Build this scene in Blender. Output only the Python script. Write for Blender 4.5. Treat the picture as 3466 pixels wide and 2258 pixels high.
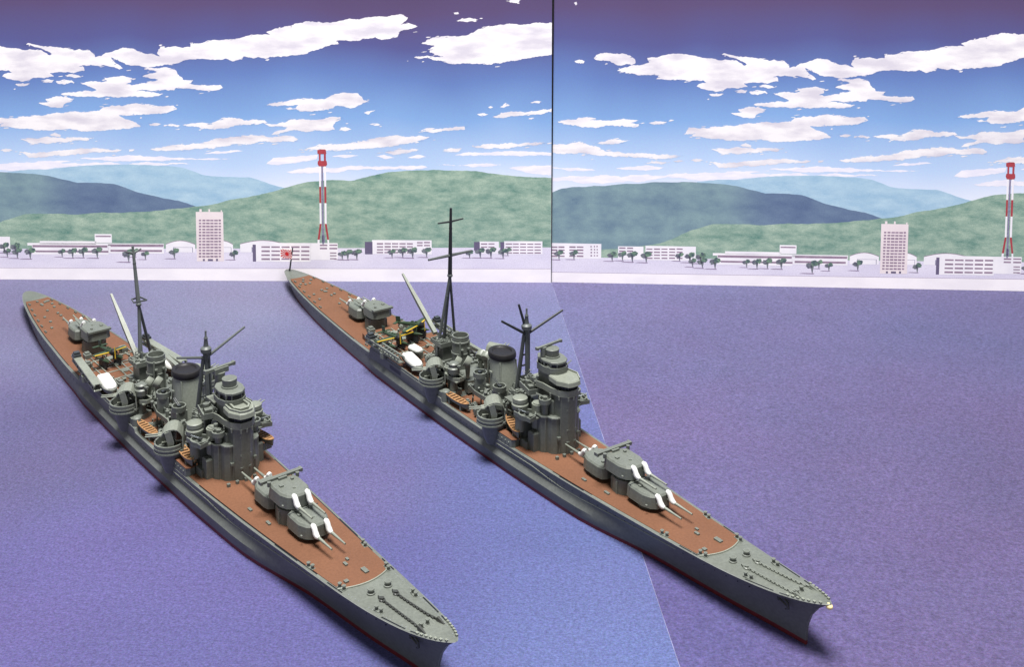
import bpy, math, random
import numpy as np
from mathutils import Vector, Matrix
from mathutils.geometry import delaunay_2d_cdt

for _o in list(bpy.data.objects):
    bpy.data.objects.remove(_o)
SC = bpy.context.scene
MM = 0.001
random.seed(7)

# ------------------------------------------------------------------ camera
cd = bpy.data.cameras.new('camera')
cam = bpy.data.objects.new('camera', cd)
SC.collection.objects.link(cam)
SC.camera = cam
cam.location = (0, 0, 0.1711)
cam.rotation_euler = (math.pi / 2 - 0.08571, 0, 0)
cd.sensor_width = 36.0
cd.lens = 36.0 * 3878.9 / 3466.0
cd.shift_x = (1733 - 1682.3) / 3466.0
cd.shift_y = (-60.6 - 1129) / 3466.0
cd.clip_start = 0.005
cd.clip_end = 20

# ------------------------------------------------------------------ light
wd = bpy.data.worlds.new('World')
SC.world = wd
wd.use_nodes = True
wd.node_tree.nodes['Background'].inputs[0].default_value = (0.97, 0.98, 1.0, 1)
wd.node_tree.nodes['Background'].inputs[1].default_value = 0.40


def area(name, loc, target, size, power, col):
    l = bpy.data.lights.new(name, 'AREA')
    l.shape = 'DISK'
    l.size = size
    l.energy = power
    l.color = col
    o = bpy.data.objects.new(name, l)
    SC.collection.objects.link(o)
    o.location = loc
    o.rotation_euler = (Vector(target) - Vector(loc)).to_track_quat('-Z', 'Y').to_euler()
    return o


area('ceiling_lamp', (-0.02, 0.235, 0.90), (0, 0.38, 0.02), 0.36, 25.4, (1.0, 0.985, 0.955))
SC.view_settings.view_transform = 'Standard'
SC.view_settings.look = 'None'
SC.view_settings.exposure = 0.0
SC.view_settings.gamma = 1.0


# ------------------------------------------------------------------ materials
def lin(c):
    out = []
    for v in c[:3]:
        v = v / 255.0
        out.append(v / 12.92 if v <= 0.04045 else ((v + 0.055) / 1.055) ** 2.4)
    return out


def newmat(name):
    m = bpy.data.materials.new(name)
    m.use_nodes = True
    nt = m.node_tree
    b = nt.nodes['Principled BSDF']
    return m, nt, b


def mat(name, rgb, rough=0.55, var=0.12, scale=900, bump=0.0, spec=0.35, var2=0.10, scale2=90, metal=0.0, wear=0.0):
    """painted plastic: base colour with fine and broad unevenness of the brush-painted coat"""
    m, nt, b = newmat(name)
    c = lin(rgb)
    tc = nt.nodes.new('ShaderNodeTexCoord')
    n1 = nt.nodes.new('ShaderNodeTexNoise')
    n1.inputs['Scale'].default_value = scale
    n1.inputs['Detail'].default_value = 4
    n2 = nt.nodes.new('ShaderNodeTexNoise')
    n2.inputs['Scale'].default_value = scale2
    n2.inputs['Detail'].default_value = 3
    nt.links.new(tc.outputs['Object'], n1.inputs['Vector'])
    nt.links.new(tc.outputs['Object'], n2.inputs['Vector'])
    ma = nt.nodes.new('ShaderNodeMapRange')
    ma.inputs[1].default_value = 0.3
    ma.inputs[2].default_value = 0.7
    ma.inputs[3].default_value = 1 - var
    ma.inputs[4].default_value = 1 + var
    nt.links.new(n1.outputs[0], ma.inputs[0])
    mb = nt.nodes.new('ShaderNodeMapRange')
    mb.inputs[1].default_value = 0.3
    mb.inputs[2].default_value = 0.7
    mb.inputs[3].default_value = 1 - var2
    mb.inputs[4].default_value = 1 + var2
    nt.links.new(n2.outputs[0], mb.inputs[0])
    mu = nt.nodes.new('ShaderNodeMath')
    mu.operation = 'MULTIPLY'
    nt.links.new(ma.outputs[0], mu.inputs[0])
    nt.links.new(mb.outputs[0], mu.inputs[1])
    vm = nt.nodes.new('ShaderNodeVectorMath')
    vm.operation = 'SCALE'
    vm.inputs[0].default_value = c
    nt.links.new(mu.outputs[0], vm.inputs['Scale'])
    if wear:
        # paint rubbed light on the sharp edges of the moulding
        bv = nt.nodes.new('ShaderNodeBevel')
        bv.samples = 4
        bv.inputs['Radius'].default_value = 0.00022
        ge = nt.nodes.new('ShaderNodeNewGeometry')
        dt = nt.nodes.new('ShaderNodeVectorMath')
        dt.operation = 'DOT_PRODUCT'
        nt.links.new(bv.outputs[0], dt.inputs[0])
        nt.links.new(ge.outputs['Normal'], dt.inputs[1])
        mw = nt.nodes.new('ShaderNodeMapRange')
        mw.inputs[1].default_value, mw.inputs[2].default_value = .995, .80
        mw.inputs[3].default_value, mw.inputs[4].default_value = 1.0, 1.0 + wear
        nt.links.new(dt.outputs['Value'], mw.inputs[0])
        v2 = nt.nodes.new('ShaderNodeVectorMath')
        v2.operation = 'SCALE'
        nt.links.new(vm.outputs[0], v2.inputs[0])
        nt.links.new(mw.outputs[0], v2.inputs['Scale'])
        vm = v2
    nt.links.new(vm.outputs[0], b.inputs['Base Color'])
    b.inputs['Roughness'].default_value = rough
    b.inputs['Specular IOR Level'].default_value = spec
    b.inputs['Metallic'].default_value = metal
    if bump:
        bp = nt.nodes.new('ShaderNodeBump')
        bp.inputs['Strength'].default_value = bump
        bp.inputs['Distance'].default_value = 0.0002
        nt.links.new(n1.outputs[0], bp.inputs['Height'])
        nt.links.new(bp.outputs[0], b.inputs['Normal'])
    return m


M = dict(
    grey=mat('grey_paint', (90, 94, 88), .44, .12, 1500, .15, .4, .14, 120, 0, .75),
    greylt=mat('grey_paint_light', (107, 111, 102), .44, .10, 1500, .12, .4, .12, 120, 0, .7),
    funnel=mat('funnel_paint', (117, 122, 113), .42, .10, 1800, .25, .45),
    hull=mat('hull_paint', (85, 88, 86), .44, .12, 1300, .14, .4, .16, 70, 0, .8),
    dark=mat('dark_grey_paint', (45, 49, 52), .4, .12, 1500, .1, .45),
    black=mat('black_paint', (25, 24, 26), .5, .15, 1200, .2, .25),
    window=mat('black_window_paint', (17, 19, 23), .3, .1),
    red=mat('red_boot_paint', (92, 28, 32), .5, .15, 900, .1),
    brown=mat('brown_deck_paint', (97, 65, 47), .62, .09, 1600, .15, .22, .10, 60),
    wood=mat('tan_boat_paint', (141, 105, 70), .6, .10, 1200),
    woodline=mat('boat_gap_paint', (66, 43, 28), .7, .1),
    white=mat('white_paint', (194, 194, 192), .45, .03, 900),
    canvas=mat('white_canvas_paint', (201, 200, 196), .6, .05, 1500, .2),
    chain=mat('dark_chain_paint', (49, 51, 49), .45, .15, 2500, .2),
    green=mat('green_aircraft_paint', (43, 58, 41), .45, .12),
    yellow=mat('yellow_paint', (177, 147, 38), .5, .06),
    silver=mat('pale_grey_aircraft_paint', (113, 117, 122), .4, .06),
    steel=mat('bare_steel', (113, 117, 120), .25, .08, 1500, 0, .5, .1, 90, .85),
    mastblack=mat('black_mast_paint', (36, 38, 41), .42, .1),
    mastgrey=mat('grey_mast_paint', (77, 81, 81), .45, .1),
    gold=mat('gold_crest_paint', (231, 212, 158), .3, .05),
    flagwhite=mat('flag_white', (238, 234, 232), .7, .03),
    flagred=mat('flag_red', (206, 40, 40), .7, .03),
    paper=mat('white_paper_edge', (222, 220, 222), .8, .03),
)


# ------------------------------------------------------------------ mesh helper (all numbers in millimetres)
class MB:
    def __init__(self):
        self.v, self.f, self.mi, self.m = [], [], [], 0
        self.T = Matrix.Identity(4)

    def at(self, x=0, y=0, z=0, rz=0, ry=0, rx=0):
        self.T = Matrix.Translation((x, y, z)) @ Matrix.Rotation(rz, 4, 'Z') @ Matrix.Rotation(ry, 4, 'Y') @ Matrix.Rotation(rx, 4, 'X')
        return self

    def add(self, vs, fs):
        o = len(self.v)
        self.v += [tuple(self.T @ Vector(p)) for p in vs]
        self.f += [tuple(i + o for i in f) for f in fs]
        self.mi += [self.m] * len(fs)
        return self

    def box(self, x0, x1, y0, y1, z0, z1):
        v = [(x, y, z) for z in (z0, z1) for x, y in ((x0, y0), (x1, y0), (x1, y1), (x0, y1))]
        return self.add(v, [(3, 2, 1, 0), (4, 5, 6, 7), (0, 1, 5, 4), (1, 2, 6, 5), (2, 3, 7, 6), (3, 0, 4, 7)])

    def loft(self, rings, caps=True):
        n = len(rings[0])
        v = [p for r in rings for p in r]
        f = []
        for k in range(len(rings) - 1):
            for i in range(n):
                j = (i + 1) % n
                f.append((k * n + i, k * n + j, (k + 1) * n + j, (k + 1) * n + i))
        if caps:
            f.append(tuple(range(n - 1, -1, -1)))
            f.append(tuple((len(rings) - 1) * n + i for i in range(n)))
        return self.add(v, f)

    def prism(self, pts, z0, z1, ch=0.0, top=None):
        """outline pts counter-clockwise; ch = chamfer round the top edge; top = other outline at the top"""
        tp = top or pts
        rings = [[(x, y, z0) for x, y in pts]]
        if ch > 0:
            cx = sum(p[0] for p in tp) / len(tp)
            cy = sum(p[1] for p in tp) / len(tp)
            rings.append([(x, y, z1 - ch) for x, y in tp])
            ins = []
            for x, y in tp:
                d = math.hypot(x - cx, y - cy) or 1
                k = max(0, 1 - ch / d)
                ins.append((cx + (x - cx) * k, cy + (y - cy) * k, z1))
            rings.append(ins)
        else:
            rings.append([(x, y, z1) for x, y in tp])
        return self.loft(rings)

    def sym(self, half, z0, z1, ch=0.0, tophalf=None):
        """half = outline points from stern to bow on the starboard (negative y) side"""
        full = lambda h: [(x, y) for x, y in h] + [(x, -y) for x, y in reversed(h) if abs(y) > 1e-6]
        return self.prism(full(half), z0, z1, ch, full(tophalf) if tophalf else None)

    def cyl(self, x, y, z0, z1, r, r2=None, n=20, ch=0.0):
        r2 = r if r2 is None else r2
        C = [(math.cos(2 * math.pi * i / n), math.sin(2 * math.pi * i / n)) for i in range(n)]
        rings = [[(x + r * c, y + r * s, z0) for c, s in C]]
        if ch:
            rings.append([(x + r2 * c, y + r2 * s, z1 - ch) for c, s in C])
            rings.append([(x + (r2 - ch) * c, y + (r2 - ch) * s, z1) for c, s in C])
        else:
            rings.append([(x + r2 * c, y + r2 * s, z1) for c, s in C])
        return self.loft(rings)

    def lathe(self, prof, x=0, y=0, n=20, sx=1.0, sy=1.0):
        rings = [[(x + r * sx * math.cos(2 * math.pi * i / n), y + r * sy * math.sin(2 * math.pi * i / n), z) for i in range(n)] for r, z in prof]
        return self.loft(rings)

    def tube(self, p, q, r, r2=None, n=8):
        r2 = r if r2 is None else r2
        p, q = Vector(p), Vector(q)
        d = (q - p).normalized()
        a = d.orthogonal().normalized()
        b = d.cross(a)
        ring = lambda c, rr: [tuple(c + a * (rr * math.cos(2 * math.pi * i / n)) + b * (rr * math.sin(2 * math.pi * i / n))) for i in range(n)]
        return self.loft([ring(p, r), ring(q, r2)])

    def path(self, pts, rad, n=8):
        P = [Vector(p) for p in pts]
        rad = rad if isinstance(rad, (list, tuple)) else [rad] * len(P)
        rings = []
        a = None
        for i, p in enumerate(P):
            d = (P[min(i + 1, len(P) - 1)] - P[max(i - 1, 0)]).normalized()
            a = d.orthogonal().normalized() if a is None else (a - d * a.dot(d)).normalized()
            b = d.cross(a)
            rings.append([tuple(p + a * (rad[i] * math.cos(2 * math.pi * k / n)) + b * (rad[i] * math.sin(2 * math.pi * k / n))) for k in range(n)])
        return self.loft(rings)

    def ball(self, c, r, n=12, sx=1, sy=1, sz=1):
        m = max(4, n // 2)
        prof = [(max(1e-3, r * math.sin(math.pi * k / m)), c[2] - r * sz * math.cos(math.pi * k / m)) for k in range(m + 1)]
        return self.lathe(prof, c[0], c[1], n, sx, sy)

    def wall(self, pts, z0, z1, t=0.35, closed=False):
        """thin upright plate along pts"""
        P = [Vector((x, y)) for x, y in pts]
        n = len(P)
        inn = []
        for i in range(n):
            a = P[i - 1] if (closed or i > 0) else P[i]
            b = P[(i + 1) % n] if (closed or i < n - 1) else P[i]
            d = (b - a).normalized()
            inn.append(P[i] + Vector((-d.y, d.x)) * t)
        v, f = [], []
        for i in range(n):
            for q in (P[i], inn[i]):
                v += [(q.x, q.y, z0), (q.x, q.y, z1)]
        R = range(n if closed else n - 1)
        for i in R:
            a, b = 4 * i, 4 * ((i + 1) % n)
            f += [(a, b, b + 1, a + 1), (a + 2, a + 3, b + 3, b + 2), (a + 1, b + 1, b + 3, a + 3), (a, a + 2, b + 2, b)]
        if not closed:
            e = 4 * (n - 1)
            f += [(0, 1, 3, 2), (e, e + 2, e + 3, e + 1)]
        return self.add(v, f)

    def mesh(self, name, mats, smooth=38):
        me = bpy.data.meshes.new(name)
        me.from_pydata([(x * MM, y * MM, z * MM) for x, y, z in self.v], [], self.f)
        for m in mats:
            me.materials.append(M[m] if isinstance(m, str) else m)
        me.polygons.foreach_set('material_index', self.mi)
        me.update()
        if smooth:
            me.polygons.foreach_set('use_smooth', [True] * len(me.polygons))
            me.set_sharp_from_angle(angle=math.radians(smooth))
        return me


def link(name, me, parent=None, loc=(0, 0, 0), rz=0.0, label=None):
    o = bpy.data.objects.new(name, me)
    SC.collection.objects.link(o)
    o.location = tuple(c * MM for c in loc)
    o.rotation_euler = (0, 0, rz)
    if parent:
        o.parent = parent
    if label:
        o['label'] = label
    return o


def part(name, mb, mats, parent, loc=(0, 0, 0), rz=0.0, label=None, smooth=38):
    if isinstance(mats, str):
        mats = [mats]
    return link(name, mb.mesh(name, mats, smooth), parent, loc, rz, label)


def top(o, label, cat, group=None, kind=None):
    o['label'] = label
    o['category'] = cat
    if group:
        o['group'] = group
    if kind:
        o['kind'] = kind


def hermite(x, xs, ys):
    """smooth monotone-ish curve through knots (xs ascending)"""
    xs, ys = np.asarray(xs, float), np.asarray(ys, float)
    h = np.diff(xs)
    d = np.diff(ys) / h
    m = np.zeros(len(xs))
    m[0], m[-1] = d[0], d[-1]
    for i in range(1, len(xs) - 1):
        m[i] = 0 if d[i - 1] * d[i] <= 0 else 2 * d[i - 1] * d[i] / (d[i - 1] + d[i])
    x = np.clip(x, xs[0], xs[-1])
    k = int(np.clip(np.searchsorted(xs, x) - 1, 0, len(h) - 1))
    t = (x - xs[k]) / h[k]
    return float((2 * t**3 - 3 * t**2 + 1) * ys[k] + (t**3 - 2 * t**2 + t) * h[k] * m[k] + (-2 * t**3 + 3 * t**2) * ys[k + 1] + (t**3 - t**2) * h[k] * m[k + 1])


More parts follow.
